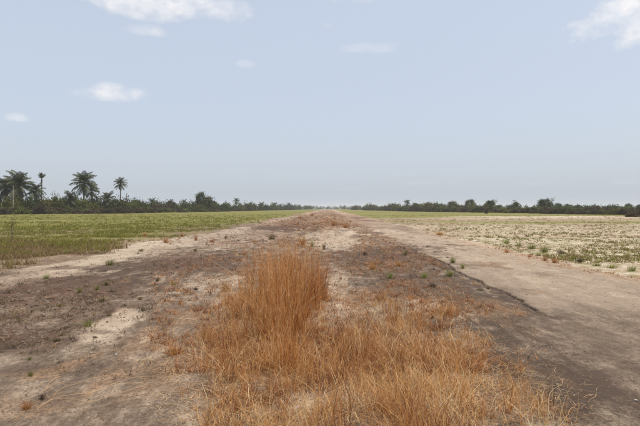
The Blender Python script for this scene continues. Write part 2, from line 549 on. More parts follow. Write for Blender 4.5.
def build_ground():
    s = np.linspace(-1, 1, 321)
    xs = np.sinh(s * 6.4) / math.sinh(6.4) * 3000
    ys = np.concatenate([np.arange(-40, 4, 1.0), 4 * np.exp(np.linspace(0, math.log(750), 360))])
    def z(X, Y):
        g = ground_z(X, Y)
        mid = smooth(edge_left(Y) + .7, edge_left(Y) + 1.3, X) * (1 - smooth(edge_right(Y) - 1.3, edge_right(Y) - .7, X))
        return np.where(mid > 0, g * (1 - mid) - .25 * mid, g)
    X, Y, V, Q = grid_mesh(xs, ys, z)
    left = X < 0
    d = Y
    nb = fbm(X / 22, Y / 22, 41, 4)
    ns = fbm(X / 30, Y / 4.5, 43, 3)
    # left field: brownish weeds near the runway, even green beyond, one pale strip of sand
    gl = .30 + .35 * smooth(-9, -17, X) + .35 * smooth(18, 40, d) + .22 * nb
    tl = .38 + .15 * nb - .2 * smooth(30, 17, d)
    strip = np.exp(-((d - 70 - 4 * nb - .05 * (X + 40)) / 5) ** 2) * smooth(-24, -40, X)
    strip = strip * smooth(-.4, .3, fbm(X / 8, Y / 2, 44, 3))
    gl = gl - .7 * strip; tl = tl + .3 * strip
    gl = gl - .5 * np.exp(-((d - 36 - 4 * nb) / 8) ** 2) * smooth(-14, -20, X) - .55 * smooth(30, 17, d)
    # right field: pale tilled sand with weeds, green in bands farther out
    gr = .37 + .16 * nb + .12 * ns + .55 * smooth(70, 110, d) - .75 * np.exp(-((d - 100 - 10 * nb) / 9) ** 2) * smooth(10, 40, X)
    gr = gr + .38 * np.exp(-((d - 64) / 9) ** 2) * (.5 + .5 * smooth(-.2, .3, ns))
    tr = .63 + .2 * ns + .18 * nb - .22 * smooth(30, 20, d) * 0
    green = np.where(left, gl, gr); tone = np.where(left, tl, tr)
    me = quad_mesh('ground', V, Q, {'green': green, 'tone': tone}, [M['field']], True)
    tag(link('ground', me), kind='structure')

PALE = [(128, 316, 15, 7, .6), (112, 327, 17, 7, .6), (93, 340, 20, 7, .55), (70, 352, 14, 5, .25), (250, 236, 66, 5, .5), (200, 243, 60, 6, .4),
        (332, 241, 32, 12, .55), (345, 227, 25, 6, .4), (338, 295, 22, 34, .28), (150, 395, 32, 12, .2),
        (150, 362, 18, 7, .25), (190, 408, 18, 22, .3), (310, 405, 44, 14, .4), (20, 395, 26, 10, .12), (215, 285, 30, 10, .2),
        (60, 312, 70, 5, .25), (165, 255, 70, 4, .2), (130, 300, 30, 4, .25), (30, 325, 30, 4, .2), (180, 300, 40, 8, .15)]
DARK = [(50, 287, 95, 14, .75), (18, 346, 48, 12, .32), (40, 365, 40, 9, .25), (150, 267, 62, 5, .6), (205, 262, 50, 9, .2),
        (392, 260, 56, 13, .6), (425, 288, 75, 18, .4), (500, 318, 80, 26, .34), (555, 372, 120, 46, .42), (630, 400, 110, 46, .46), (640, 345, 60, 14, .3),
        (250, 226, 66, 4, .3), (180, 332, 42, 9, .2), (110, 372, 66, 9, .22), (60, 405, 60, 6, .15), (120, 345, 25, 5, .25),
        (400, 330, 60, 14, .2), (600, 312, 40, 5, .18), (560, 274, 60, 2.5, .25), (165, 340, 30, 4, .2)]
STRAW = [(330, 385, 165, 55, 1.0), (285, 330, 90, 40, .9), (450, 310, 50, 9, .8), (380, 300, 60, 9, .6), (385, 268, 40, 7, .6),
         (20, 412, 50, 14, .6), (560, 258, 60, 7, .6), (470, 400, 90, 35, .8), (330, 214, 40, 5, .8), (320, 222, 60, 5, .55),
         (365, 240, 40, 6, .45), (440, 232, 14, 2, .9), (510, 250, 30, 4, .5), (175, 345, 40, 10, .4), (420, 300, 50, 20, .3)]

def build_runway():
    xs = np.concatenate([np.arange(-10.6, -6, .09), np.arange(-6, 2.9, .055), np.arange(2.9, 3.15, .04), np.arange(3.15, 3.85, .010), np.arange(3.85, 4.2, .04), np.arange(4.2, 8.6, .08)])
    ys, y = list(np.arange(-10, 2.2, .25)), 2.2
    while y < 1600:
        ys.append(y)
        y += max(.035, y * .0095)
    ys = np.array(ys)
    X, Y, V, Q = grid_mesh(xs, ys, runway_z)
    px, py = to_pixel(X, Y)
    wob = 1 + .55 * fbm(X / .6, Y / 1.3, 51, 5, .6)
    def blob(b):
        cx, cy, rx, ry, st = b
        r = np.hypot((px - cx) / rx, (py - cy) / ry) * wob
        return st * (1 - smooth(.6, 1.25, r))
    tone = .35 + .10 * fbm(X / 1.8, Y / 6, 52, 4)
    # pale sandy strip along the left shoulder
    tone = tone + .30 * smooth(edge_left(Y) - .2, edge_left(Y) + .5, X) * (1 - smooth(-6.9, -5.7, X + .5 * fbm(X, Y / 5, 53, 3))) * smooth(8, 12, Y)
    for b in PALE: tone = tone + .85 * blob(b)
    for b in DARK: tone = tone - .74 * blob(b)
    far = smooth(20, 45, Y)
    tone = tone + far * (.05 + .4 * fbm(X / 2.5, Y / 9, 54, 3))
    sl = slab_mask(X, Y)
    pale_strip = smooth(0, .6, X - edge_slab(Y))
    tone = tone + .24 * pale_strip * smooth(7.5, 9.5, Y)
    wear = smooth(5.6, 10.5, Y + .25 * (X - 4) + 1.3 * fbm(X / .5, Y / 2.2, 56, 5))      # near end: the slab is stained dark
    sl = sl * smooth(6.6, 8.6, Y + .5 * fbm(X / .8, Y / 1.8, 60, 3))
    tone = tone * (1 - sl * .8) + sl * .8 * (.29 + .16 * wear + .09 * smooth(9, 20, Y) + .05 * fbm(X / .6, Y / 2.5, 55, 3))
    c = crust(X, Y)
    lump = np.clip(fbm(X / .22, Y / .3, 33, 3) - .15, 0, 1)
    tone = tone - c * .35 * smooth(.0, .35, lump) + .0 * c
    tone = tone - .45 * groove(X, Y)
    straw = np.zeros_like(X)
    for b in STRAW: straw = np.maximum(straw, blob(b))
    straw = np.maximum(straw, .75 * smooth(edge_right(Y) - 1.1, edge_right(Y) - .5, X + .4 * fbm(X, Y / 3, 57, 3)) * (1 - smooth(edge_right(Y) - .3, edge_right(Y) + .1, X)) * smooth(10, 13, Y) * (1 - smooth(25, 40, Y)))
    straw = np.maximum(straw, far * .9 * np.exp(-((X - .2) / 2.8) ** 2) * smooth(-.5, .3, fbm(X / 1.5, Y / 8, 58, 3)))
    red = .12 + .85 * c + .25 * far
    red = red * (1 - sl)
    green = .5 * smooth(.1, .5, fbm(X / 1.2, Y / 3, 59, 3)) * smooth(12, 22, Y) * (1 - pale_strip)
    lane = smooth(edge_left(Y) + .2, edge_left(Y) + .8, X) * (1 - smooth(-7.2, -6.2, X)) * (1 - far)
    sand = np.clip(1.6 * sum(blob(b) for b in PALE[:3]), 0, 1)
    tone = tone * (1 - .7 * sand) + .7 * sand * .80
    tone = tone * (1 - .6 * lane) + .6 * lane * (.66 + .12 * fbm(X / .5, Y / 4, 63, 4))
    pave = smooth(-4.4, -3.6, X + .25 * Y * 0 + .3 * fbm(X / .8, Y / 2, 64, 3)) * (1 - smooth(-1.4, -.8, X)) * (1 - smooth(9, 13, Y))
    pave = pave * (1 - np.clip(c * 1.3, 0, 1))
    tone = tone * (1 - .45 * pave) + .45 * pave * (.44 + .22 * fbm(X / .28, Y / 1.3, 65, 4))
    near_right = smooth(2.0, 3.4, X) * (1 - smooth(7, 10, Y))
    tone = tone * (1 - .75 * near_right) + .75 * near_right * (.29 + .07 * fbm(X / .35, Y / 1.6, 61, 4))
    sl = np.maximum(np.maximum(sl, .75 * lane), np.maximum(.8 * sand, np.maximum(.8 * near_right, .5 * pave)))
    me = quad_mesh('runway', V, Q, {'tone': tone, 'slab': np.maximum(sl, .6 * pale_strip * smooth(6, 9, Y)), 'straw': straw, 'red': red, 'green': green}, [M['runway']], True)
    tag(link('runway', me), kind='structure')

build_ground()
build_runway()

# ------------------------------------------------------------------ trees, palms, scrub
def crown_points(n_clump, n_leaf, shape, seed, clump_r=.26):
    rs = np.random.default_rng(seed)
    c = rs.normal(size=(n_clump, 3)); c /= np.linalg.norm(c, axis=1, keepdims=True)
    c *= (rs.uniform(.25, 1, (n_clump, 1))) ** .55
    if shape == 'bush':
        c[:, 2] = np.abs(c[:, 2]) * 1.0
        c[:, 2] = np.maximum(c[:, 2], .02)
    elif shape == 'umbrella':
        c[:, 2] = np.abs(c[:, 2]) * .62 + .05
    elif shape == 'tall':
        c *= np.array([.7, .7, 1.25]); c[:, 2] += 1
        c[:, 2] = np.abs(c[:, 2])
    c *= 1 + .13 * rs.normal(size=(n_clump, 1))
    if shape == 'bush':
        c[:, 2] = np.clip(c[:, 2], .02, 1.35)
    cr = clump_r * rs.uniform(.55, 1.3, n_clump)
    p = c[:, None, :] + rs.normal(size=(n_clump, n_leaf, 3)) * .5 * cr[:, None, None]
    shade = np.clip(rs.uniform(.1, .9, n_clump)[:, None] + rs.normal(size=(n_clump, n_leaf)) * .2, 0, 1)
    p = p.reshape(-1, 3)
    if shape == 'bush':
        p[:, 2] = np.abs(p[:, 2])
    return p, shade.reshape(-1)

CROWN = {}
for shape, cnt in (('bush', 5), ('round', 4), ('umbrella', 3), ('tall', 3)):
    for k in range(cnt):
        p, sh = crown_points(72, 44, shape, 100 + 10 * k + len(shape), .34)
        CROWN[shape, k] = leaves(p, RNG.uniform(.045, .10, len(p)), sh, .75)
_crown_mesh = {}
def crown_mesh(shape, k, mat):
    key = (shape, k, mat)
    if key not in _crown_mesh:
        V, Q, T = CROWN[shape, k]
        _crown_mesh[key] = quad_mesh('crown', V, Q, {'rnd': T}, [M[mat]])
    return _crown_mesh[key]

_stem_mesh = {}
def stem_mesh(kind, k):
    """Unit stems: 'bush' several stems from the ground, 'tree' a tapered trunk that forks into limbs, height 1."""
    if (kind, k) in _stem_mesh:
        return _stem_mesh[kind, k]
    random.seed(900 + k + len(kind))
    parts = []
    if kind == 'bush':
        for i in range(7):
            a = i * .9 + random.uniform(-.3, .3); r = random.uniform(.2, .6)
            parts.append(tube([(0, 0, -.05), (r * .35 * math.cos(a), r * .35 * math.sin(a), .35), (r * math.cos(a), r * math.sin(a), .85)], [.035, .025, .01], 5))
    else:
        parts.append(tube([(0, 0, -.04), (.01, .01, .2), (-.015, .0, .45), (.01, .01, .7)], [.055, .042, .036, .028], 7, .08))
        for i in range(5):
            a = i * 1.3 + random.uniform(-.3, .3); r = random.uniform(.2, .34)
            z0 = random.uniform(.42, .66)
            parts.append(tube([(0, 0, z0), (r * .5 * math.cos(a), r * .5 * math.sin(a), z0 + .13), (r * math.cos(a), r * math.sin(a), z0 + random.uniform(.2, .32))], [.022, .016, .006], 5))
    V, Q, T = merge(parts)
    _stem_mesh[kind, k] = quad_mesh('stem', V, Q, {'rnd': T}, [M['bark']], True)
    random.seed(hash(str(k)) % 1 + k)
    return _stem_mesh[kind, k]

def empty(name, loc, rz=0.0):
    o = bpy.data.objects.new(name, None)
    o.empty_display_size = .3
    COL.objects.link(o)
    o.location = loc; o.rotation_euler = (0, 0, rz)
    return o

def on_ground(x, y):
    return float(surf_z(A([x]), A([y]))[0])

def bush(px, d, top_py, half_px, mat, label, group, shape='bush', name='bush'):
    """Shrub rooted at d metres in photo column px, whose top shows at row top_py."""
    x, y = at_depth(px, d)
    z = on_ground(x, y)
    h = CAM_H + (HORIZON - top_py) * d / F - z
    w = half_px * d / F
    root = empty(name, (x, y, z), random.uniform(0, 6.28))
    tag(root, label, 'bush' if name != 'dry_shrub' else 'shrub', group)
    k = random.randrange(5)
    f = link('foliage', crown_mesh('bush', k, mat), root)
    f.scale = (w, w, h / 1.12)
    s = link('stem', stem_mesh('bush', k % 3), root)
    s.scale = (w * .9, w * .9, h * .8)
    return root

def tree(px, d, top_py, half_px, crown_frac, shape, mat, label, group=None):
    """Tree with a clear trunk; crown_frac is the share of its height that the crown fills."""
    x, y = at_depth(px, d)
    z = on_ground(x, y)
    h = CAM_H + (HORIZON - top_py) * d / F - z
    w = half_px * d / F
    root = empty('tree', (x, y, z), random.uniform(0, 6.28))
    tag(root, label, 'tree', group)
    k = random.randrange(3)
    c = link('crown', crown_mesh(shape, k, mat), root)
    ch = h * crown_frac
    if shape == 'round':
        c.location = (0, 0, h - ch * .5); c.scale = (w, w, ch * .46)
    elif shape == 'umbrella':
        c.location = (0, 0, h - ch); c.scale = (w, w, ch / .72)
    else:
        c.location = (0, 0, h - ch); c.scale = (w * 1.3, w * 1.3, ch / 2.2)
    t = link('trunk', stem_mesh('tree', k), root)
    t.scale = (h * .8, h * .8, h * .97)
    return root

# --- palms: trunk plus every frond an object
def frond_mesh(elev, droop, seed, mat, length=1.0, dense=26):
    rs = random.Random(seed)
    pts, a, p = [], R(elev), Vector((0, 0, 0))
    n = 10
    for i in range(n + 1):
        pts.append(p.copy())
        p = p + Vector((math.cos(a), 0, math.sin(a))) * (length / n)
        a -= R(droop) / n * (0.4 + 1.2 * i / n)
    parts = [tube(pts, [.018 - .0014 * i for i in range(n + 1)], 4)]
    cenV, Q, T = [], [], []
    for j in range(dense):
        f = .14 + .86 * j / (dense - 1)
        i = min(int(f * n), n - 1); fr = f * n - i
        c = pts[i].lerp(pts[i + 1], fr); d = (pts[i + 1] - pts[i]).normalized()
        ll = .30 * math.sin(math.pi * (.12 + .80 * f)) * rs.uniform(.8, 1.15)
        for s in (-1, 1):
            side = (Vector((0, s, 0)) * .8 + d * .55 + Vector((0, 0, rs.uniform(-.25, .15)))).normalized()
            tipp = c + side * ll + Vector((0, 0, -ll * rs.uniform(.25, .7)))
            midp = c + side * ll * .5 + Vector((0, 0, -ll * .05))
            wv = d * .017
            b = len(cenV)
            cenV += [c - wv * .6, c + wv * .6, midp + wv, midp - wv, tipp + wv * .2, tipp - wv * .2]
            Q += [(b, b + 1, b + 2, b + 3), (b + 3, b + 2, b + 4, b + 5)]
            T += [rs.uniform(.1, .9)] * 6
    parts.append((np.array([tuple(v) for v in cenV]), np.array(Q), np.array(T)))
    V, Q, T = merge(parts)
    return quad_mesh('frond', V, Q, {'rnd': T}, [M[mat]])

FROND = {}
for e in (80, 62, 45, 25, 5, -20, -45):
    for k in range(2):
        FROND[e, k] = frond_mesh(e + 4 * k, 75 + 10 * k if e > 0 else 45, e * 3 + k, 'frond')
FROND_UP = [frond_mesh(e, 22, e + 5, 'frond') for e in (82, 68, 55, 44)]
FROND_DRY = {e: frond_mesh(e, 40, e + 71, 'frond_dry') for e in (-55, -70, 40, 65)}

def palm(px, d, top_py, crown_px, label, group='palms above the left thicket', n=26, trunk_r=.19, dry=4, sparse=False, lean=0.0, bark='bark'):
    """Oil palm: crown_px is the half width of its crown in the photo."""
    x, y = at_depth(px, d)
    z = on_ground(x, y)
    L = crown_px * d / F * 1.18
    top = CAM_H + (HORIZON - top_py) * d / F
    h = top - L * (.80 if not sparse else .7) - z
    root = empty('palm_tree', (x, y, z), random.uniform(0, 6.28))
    tag(root, label, 'palm', group)
    nseg = 14
    pts = [(lean * (i / nseg) ** 2, 0, -.3 + (h + .3) * i / nseg) for i in range(nseg + 1)]
    rad = [trunk_r * (1.25 - .45 * i / nseg + (.12 if i % 2 else 0) + (.35 if i >= nseg - 1 else 0)) for i in range(nseg + 1)]
    V, Q, T = tube(pts, rad, 9, .10)
    link('trunk', quad_mesh('trunk', V, Q, {'rnd': T}, [M[bark]], True), root)
    elevs = [80, 62, 45, 25, 5, -20, -45] if not sparse else [80, 62, 62, 45, 45, 25]
    for i in range(n):
        e = elevs[int(i / n * len(elevs))]
        f = link('frond', FROND_UP[i % 4] if sparse else FROND[e, i % 2], root, (lean, 0, h))
        s = L * random.uniform(.85, 1.1)
        f.scale = (s, s, s)
        f.rotation_euler = (random.uniform(-.15, .15), random.uniform(-.12, .12), i * 2.39996 + random.uniform(-.25, .25))
    for i in range(dry):
        e = random.choice([-55, -70]) if not sparse else random.choice([40, 65, -70])
        f = link('frond', FROND_DRY[e], root, (lean, 0, h - .05))
        s = L * random.uniform(.6, .85)
        f.scale = (s, s, s); f.rotation_euler = (0, 0, random.uniform(0, 6.28))
        tag(f, 'dead brown frond hanging under the crown' if e < 0 else 'dried brown frond')
    return root

LEFT = A([(-80, 118), (-60, 125), (0, 140), (60, 155), (130, 185), (200, 240), (250, 340), (290, 560), (312, 900)])
RIGHT = A([(345, 800), (352, 650), (370, 430), (400, 310), (440, 245), (500, 190), (560, 160), (640, 135), (720, 115)])
dl = lambda px: float(np.interp(px, LEFT[:, 0], LEFT[:, 1]))
dr = lambda px: float(np.interp(px, RIGHT[:, 0], RIGHT[:, 1]))

random.seed(11)
palm(16, dl(16) + 14, 171, 15, 'big full-crowned palm, tallest of the cluster at the far left', n=34, trunk_r=.26, dry=3)
palm(2, dl(2) + 18, 176, 13, 'broad palm cut by the left picture edge', n=30, trunk_r=.24)
palm(10, dl(10) + 4, 181, 4, 'thin pale-trunked palm in front of the far left palm cluster', n=8, trunk_r=.13, dry=2, bark='bark_pale')
palm(33, dl(33) + 10, 182, 9, 'short palm just left of the thin bare-stemmed one', n=26)
palm(39, dl(39) + 16, 174, 5, 'thin tall palm with a small upswept brownish crown', n=12, trunk_r=.16, dry=5, sparse=True)
palm(82, dl(82) + 10, 171.5, 12.5, 'tall palm standing alone with drooping fronds, second from left group', n=32, trunk_r=.25, dry=3)
palm(90, dl(90) + 18, 184, 7.5, 'smaller palm tucked behind the tall lone palm', n=22)
palm(119, dl(119) + 4, 177, 7, 'slim palm with compact crown, rightmost tall palm on the left', n=24, trunk_r=.17, dry=4)
palm(68, dl(68) + 8, 191, 8, 'low palm crown poking from bushes left of the tall lone palm', n=20)
palm(106, dl(106) + 6, 191, 9, 'low spreading palm crown left of the slim compact palm', n=22)
palm(151, dl(151) + 16, 197.5, 5.5, 'low domed palm beyond the slim palm, first past it', n=18)
palm(184, dl(184) + 20, 199, 4, 'small palm left of the tall leafy pair of trees', n=14)
palm(236, 330, 197.8, 3.6, 'small palm raised above the tree belt past the leafy pair', n=20, trunk_r=.22)
palm(250, 400, 202, 2.6, 'second small palm along the receding left tree belt', n=16)
palm(262, 440, 201.5, 3.6, 'third small palm along the receding left tree belt, wide crown', n=16)
palm(274, 480, 201.8, 4.2, 'fourth and widest small palm along the receding left tree belt', n=18)
palm(289, 600, 202.6, 3.4, 'last small palm of the left tree belt before the runway end', n=16)
palm(407, 360, 199.5, 3.6, 'tallest palm in the right tree belt near the runway', group='palms of the right tree belt', n=20)
palm(393, 420, 203.0, 3.0, 'palm next left of the tallest one in the right belt', group='palms of the right tree belt', n=16)
palm(374, 520, 204.0, 2.6, 'leftmost palm of the right tree belt near the runway end', group='palms of the right tree belt', n=14)

seg_left = [(-70, 50, 'below the far left palm cluster'), (50, 100, 'below the tall lone palm'),
            (100, 135, 'around the slim compact palm'), (135, 195, 'between slim palm and leafy tree pair'),
            (195, 250, 'beside the small raised palm'), (250, 315, 'in the left belt near runway end')]
COLN = {'leaf_dark': 'dark green', 'leaf_mid': 'olive green', 'leaf_yellow': 'yellowish green', 'scrub': 'brown dry'}
ORD = 'first second third fourth fifth sixth seventh eighth ninth tenth eleventh twelfth thirteenth fourteenth fifteenth sixteenth seventeenth eighteenth'.split()
def seg_of(px, segs):
    for a, b, s in segs:
        if a <= px < b:
            return s
    return segs[-1][2]

def bush_row(px0, px1, step, depth, dd, top, topv, half, mats, segs, row, name='bush'):
    """One row of shrubs; each label counts from the left among its like."""
    row_of = {}
    px = px0
    while px < px1:
        if row == 'rear' and px > 484 and random.random() < .3:
            px += step
            continue
        p = px + random.uniform(-.4, .4) * step
        d = depth(p) + dd + random.uniform(-3, 3)
        m = random.choice(mats)
        t = float(np.interp(p, [a for a, b in top], [b for a, b in top])) + random.uniform(-topv, topv)
        key = (COLN[m], seg_of(p, segs))
        row_of.setdefault(key, []).append((p, bush(p, d, t, half(p) * random.uniform(.8, 1.25), m, None, f'{row} shrubs {key[1]}', name=name)))
        px += step
    for (word, seg), lst in row_of.items():
        lst.sort(key=lambda e: e[0])
        for i, (p, o) in enumerate(lst):
            nth = f', {ORD[i]} from left' if len(lst) > 1 else ''
            o['label'] = f'{word} {row} {"low shrub" if name == "dry_shrub" else "bush"} {seg}{nth}'

random.seed(21)
hw = lambda p: float(np.interp(p, [-60, 130, 200, 250, 310], [8.5, 7, 5.5, 4, 3]))
bush_row(-66, 135, 10, dl, 16, [(-60, 195), (20, 196), (50, 198), (75, 197.5), (100, 197), (130, 200)], 3, hw, ['leaf_dark', 'leaf_mid', 'leaf_dark'], seg_left, 'rear')
bush_row(-70, 135, 8, dl, 6, [(-60, 198), (20, 199), (60, 200), (130, 202)], 2, hw, ['leaf_dark', 'leaf_mid', 'leaf_mid', 'leaf_yellow'], seg_left, 'front')
bush_row(132, 250, 7, dl, 24, [(130, 201.5), (180, 203), (215, 203), (250, 204)], 2, hw, ['leaf_dark', 'leaf_mid', 'leaf_dark'], seg_left, 'rear')
bush_row(134, 250, 7, dl, 8, [(130, 203), (180, 204), (250, 205)], 1.0, hw, ['leaf_dark', 'leaf_mid', 'scrub'], seg_left, 'front')
bush_row(250, 312, 5, dl, 10, [(250, 203.6), (290, 204.6), (312, 206)], .6, hw, ['leaf_dark', 'leaf_mid'], seg_left, 'mid-belt')
bush_row(-70, 250, 8, dl, 0, [(-60, 207), (60, 207.5), (130, 208), (250, 208.6)], 1.2, lambda p: hw(p) * .9, ['scrub', 'scrub', 'leaf_mid', 'scrub'], seg_left, 'field-edge', name='dry_shrub')

tree(200, 262, 193.3, 5.2, .8, 'tall', 'leaf_dark', 'tall leafy tree, highest past the palms on the left')
tree(207.5, 258, 196.5, 5.2, .85, 'round', 'leaf_mid', 'rounded tree on the right flank of the tall leafy one')
tree(136, 200, 199, 5.5, .85, 'round', 'leaf_dark', 'dark round tree just right of the slim compact palm')
tree(171, 235, 200, 4.5, .8, 'round', 'scrub', 'brownish round tree between the slim palm and leafy pair')

seg_right = [(340, 385, 'in the right belt by runway end'), (385, 440, 'around the tallest right-belt palm'),
             (440, 483, 'near the right belt tree pair'), (483, 530, 'between round-headed and isolated trees'),
             (530, 585, 'under the big isolated tree'), (585, 720, 'in the far right scrub')]
hr = lambda p: float(np.interp(p, [345, 380, 440, 560, 640], [2.6, 3.6, 5, 6, 7]))
random.seed(31)
bush_row(346, 480, 4.4, lambda p: dr(p) * 1.25, 0, [(346, 206.8), (370, 205.6), (400, 204.6), (440, 205), (480, 205.6)], 1.6, hr, ['leaf_dark', 'leaf_mid', 'leaf_mid', 'leaf_yellow'], seg_right, 'rear')
bush_row(352, 484, 5.5, dr, 6, [(352, 207), (400, 206.4), (440, 206.6), (480, 206.8)], .7, hr, ['leaf_dark', 'leaf_mid', 'scrub', 'scrub'], seg_right, 'front')
bush_row(484, 715, 10, lambda p: dr(p) * 1.35, 6, [(484, 206.4), (520, 206.8), (560, 206.6), (585, 206.6), (640, 206), (710, 205)], 1.2, lambda p: hr(p) * .8, ['leaf_dark', 'leaf_mid', 'leaf_dark', 'leaf_mid'], seg_right, 'rear')
bush_row(484, 715, 6.5, dr, 8, [(484, 207.6), (640, 207.5), (710, 207)], .9, hr, ['scrub', 'scrub', 'leaf_mid', 'scrub'], seg_right, 'front')
bush_row(486, 715, 9, dr, 0, [(484, 209.5), (640, 209.8), (710, 209)], .9, lambda p: hr(p) * .75, ['scrub', 'scrub', 'scrub', 'leaf_yellow'], seg_right, 'field-edge', name='dry_shrub')
bush(629, 100, 211.2, 5.5, 'scrub', 'brown twiggy shrub standing forward in the field at far right', None, name='dry_shrub')
bush(485.5, 178, 208, 1.6, 'scrub', 'narrow dark shrub at the field edge below the round tree', None, name='dry_shrub')

tree(543, 250, 197.6, 6.6, .72, 'round', 'leaf_dark', 'big isolated dark tree with a broad crown, tallest at right')
tree(549, 246, 202.5, 3.4, .6, 'round', 'leaf_dark', 'small tree leaning out at the right of the big isolated one')
tree(489.5, 240, 199.2, 5.0, .66, 'round', 'leaf_dark', 'dark round-headed tree at the right end of the tree belt')
tree(484.5, 235, 203.5, 2.8, .7, 'round', 'leaf_yellow', 'small yellowish tree on the left of the dark round-headed one')
tree(497, 235, 204.2, 3.6, .75, 'round', 'leaf_mid', 'low pale green tree right of the dark round-headed one')
tree(514, 240, 202, 3.6, .75, 'tall', 'leaf_mid', 'domed tree midway between the round-headed and isolated trees')
tree(509, 245, 204.5, 3.0, .75, 'round', 'leaf_dark', 'low dark tree left of the midway domed one')
tree(556, 255, 203.2, 3.6, .7, 'round', 'leaf_dark', 'first dark tree right of the big isolated one')
tree(566, 255, 203.8, 4.2, .7, 'round', 'leaf_dark', 'second dark tree right of the big isolated one')
tree(576, 262, 204.8, 4.0, .7, 'round', 'leaf_dark', 'third dark tree right of the big isolated one')
tree(593, 200, 206.0, 3.4, .8, 'tall', 'scrub', 'brown bare-looking tree in the far right scrub')
tree(626, 330, 203.2, 2.6, .6, 'round', 'leaf_dark', 'small tree standing above the scrub at far right')
tree(636, 320, 204.6, 3.6, .65, 'round', 'leaf_dark', 'low tree by the right picture edge')
tree(452, 300, 201.3, 4.6, .75, 'round', 'leaf_mid', 'round green tree left in the tall pair of the right belt')
tree(469, 295, 200.2, 5.0, .78, 'tall', 'leaf_mid', 'taller full tree right in the tall pair of the right belt')
tree(428, 310, 202.0, 4.6, .75, 'round', 'leaf_yellow', 'light green tree right of the tallest belt palm')
tree(416, 330, 202.2, 4.0, .75, 'round', 'leaf_mid', 'rounded tree touching the tallest belt palm on its right')
tree(440, 290, 204.0, 3.4, .75, 'round', 'leaf_dark', 'low dark tree left of the tall tree pair')

# --- far wood that reads as one mass behind the runway end and the scrub
def far_wood():
    parts = []
    rs = np.random.default_rng(5)
    for px in np.arange(280, 720, 1.6):
        d = 1250 + rs.uniform(-150, 250) if px < 400 else 520 + rs.uniform(-40, 80)
        top = rs.uniform(205.6, 206.8) if px < 400 else rs.uniform(204.6, 206.2)
        x, y = at_depth(px + rs.uniform(-1, 1), d)
        h = CAM_H + (HORIZON - top) * d / F
        p, sh = crown_points(9, 9, 'bush', int(px * 7), .4)
        V, Q, T = leaves(p, rs.uniform(.12, .26, len(p)), sh)
        w = d / F * rs.uniform(2, 3.4)
        parts.append((V * np.array([w, w, h / 1.1]) + np.array([x, y, -.1]), Q, T))
    V, Q, T = merge(parts)
    o = link('distant_wood', quad_mesh('distant_wood', V, Q, {'rnd': T}, [M['leaf_dark']]))
    tag(o, 'hazy far-off wood along the horizon beyond the runway end', 'woodland', kind='stuff')
far_wood()

# ------------------------------------------------------------------ field grass and weeds (nobody could count them)
def scatter(n, d0, d1, px0, px1, power=1.0):
    """Points of the level ground spread evenly over what the photo shows between two distances."""
    v = RNG.uniform((CAM_H * F) / d1, (CAM_H * F) / d0, n) if power == 1 else None
    d = CAM_H * F / v
    px = RNG.uniform(px0, px1, n)
    return (px - VPX) / F * d, d

def tuft_points(x, y, per, spread):
    n = len(x)
    xx = np.repeat(x, per) + RNG.normal(size=n * per) * np.repeat(np.broadcast_to(spread, (n,)), per)
    yy = np.repeat(y, per) + RNG.normal(size=n * per) * np.repeat(np.broadcast_to(spread, (n,)), per)
    return np.stack([xx, yy, surf_z(xx, yy) - .01], -1)

def left_field():
    x, y = scatter(36000, 12, 150, -120, 330)
    keep = x < edge_left(y) + .5 - RNG.exponential(.9, len(x))
    nb = fbm(x / 22, y / 22, 41, 4)
    strip = np.exp(-((y - 70 - 4 * nb - .05 * (x + 40)) / 4) ** 2) * smooth(-24, -40, x)
    keep &= RNG.random(len(x)) > strip
    keep &= 1.2 * fbm(x / 2.2, y / 2.2, 77, 4) + .6 * smooth(-9, -15, x) + .35 + .4 * smooth(30, 50, y) > RNG.random(len(x)) * .8
    x, y = x[keep], y[keep]
    per = 6
    b = tuft_points(x, y, per, .05 + y * .0012)
    n = len(b)
    h = RNG.uniform(.05, .20, n) * np.maximum(1 + .8 * np.repeat(fbm(x / 1.6, y / 1.6, 78, 3), per), .3) * (.75 + .5 * np.repeat(1 - smooth(18, 34, y), per))
    near = np.repeat(1 - smooth(20, 34, y), per)
    rnd = np.clip(.38 + .20 * RNG.normal(size=n) + .55 * near * np.repeat(smooth(-.45, .35, fbm(x / 3, y / 2, 79, 3)), per), 0, 1)
    V, Q, T = ribbons(b, RNG.uniform(0, 6.28, n), h, RNG.uniform(.1, .9, n), .007 + .0010 * b[:, 1], rnd, 2)
    o = link('field_grass', quad_mesh('field_grass', V, Q, {'rnd': T}, [M['field_green']]))
    tag(o, 'green and brownish grass covering the left field', 'grass', kind='stuff')

def right_field():
    x, y = scatter(22000, 16, 135, 340, 760)
    keep = x > edge_right(y) + .1
    ns = fbm(x / 30, y / 4.5, 43, 3)
    nb = fbm(x / 22, y / 22, 41, 4)
    dens = .36 + .35 * fbm(x / 1.4, y / 1.4, 83, 3) + .45 * smooth(75, 105, y) - .5 * np.exp(-((y - 100 - 10 * nb) / 9) ** 2) + .12 * np.exp(-((x - edge_right(y)) / 1.2) ** 2)
    keep &= RNG.random(len(x)) < dens
    x, y = x[keep], y[keep]
    per = 7
    b = tuft_points(x, y, per, .035 + y * .0008)
    n = len(b)
    h = RNG.uniform(.02, .10, n) * (1 + .6 * np.repeat(fbm(x / 2, y / 2, 84, 3), per))
    rnd = np.clip(np.repeat(RNG.uniform(.15, 1.1, len(x)), per) + .12 * RNG.normal(size=n), 0, 1)
    V, Q, T = ribbons(b, RNG.uniform(0, 6.28, n), np.maximum(h, .02), RNG.uniform(.2, 1.0, n), .010 + .0009 * b[:, 1], rnd, 2)
    o = link('field_weed', quad_mesh('field_weed', V, Q, {'rnd': T}, [M['field_green']]))
    tag(o, 'low weeds dotted over the pale sandy field at right', 'weeds', kind='stuff')

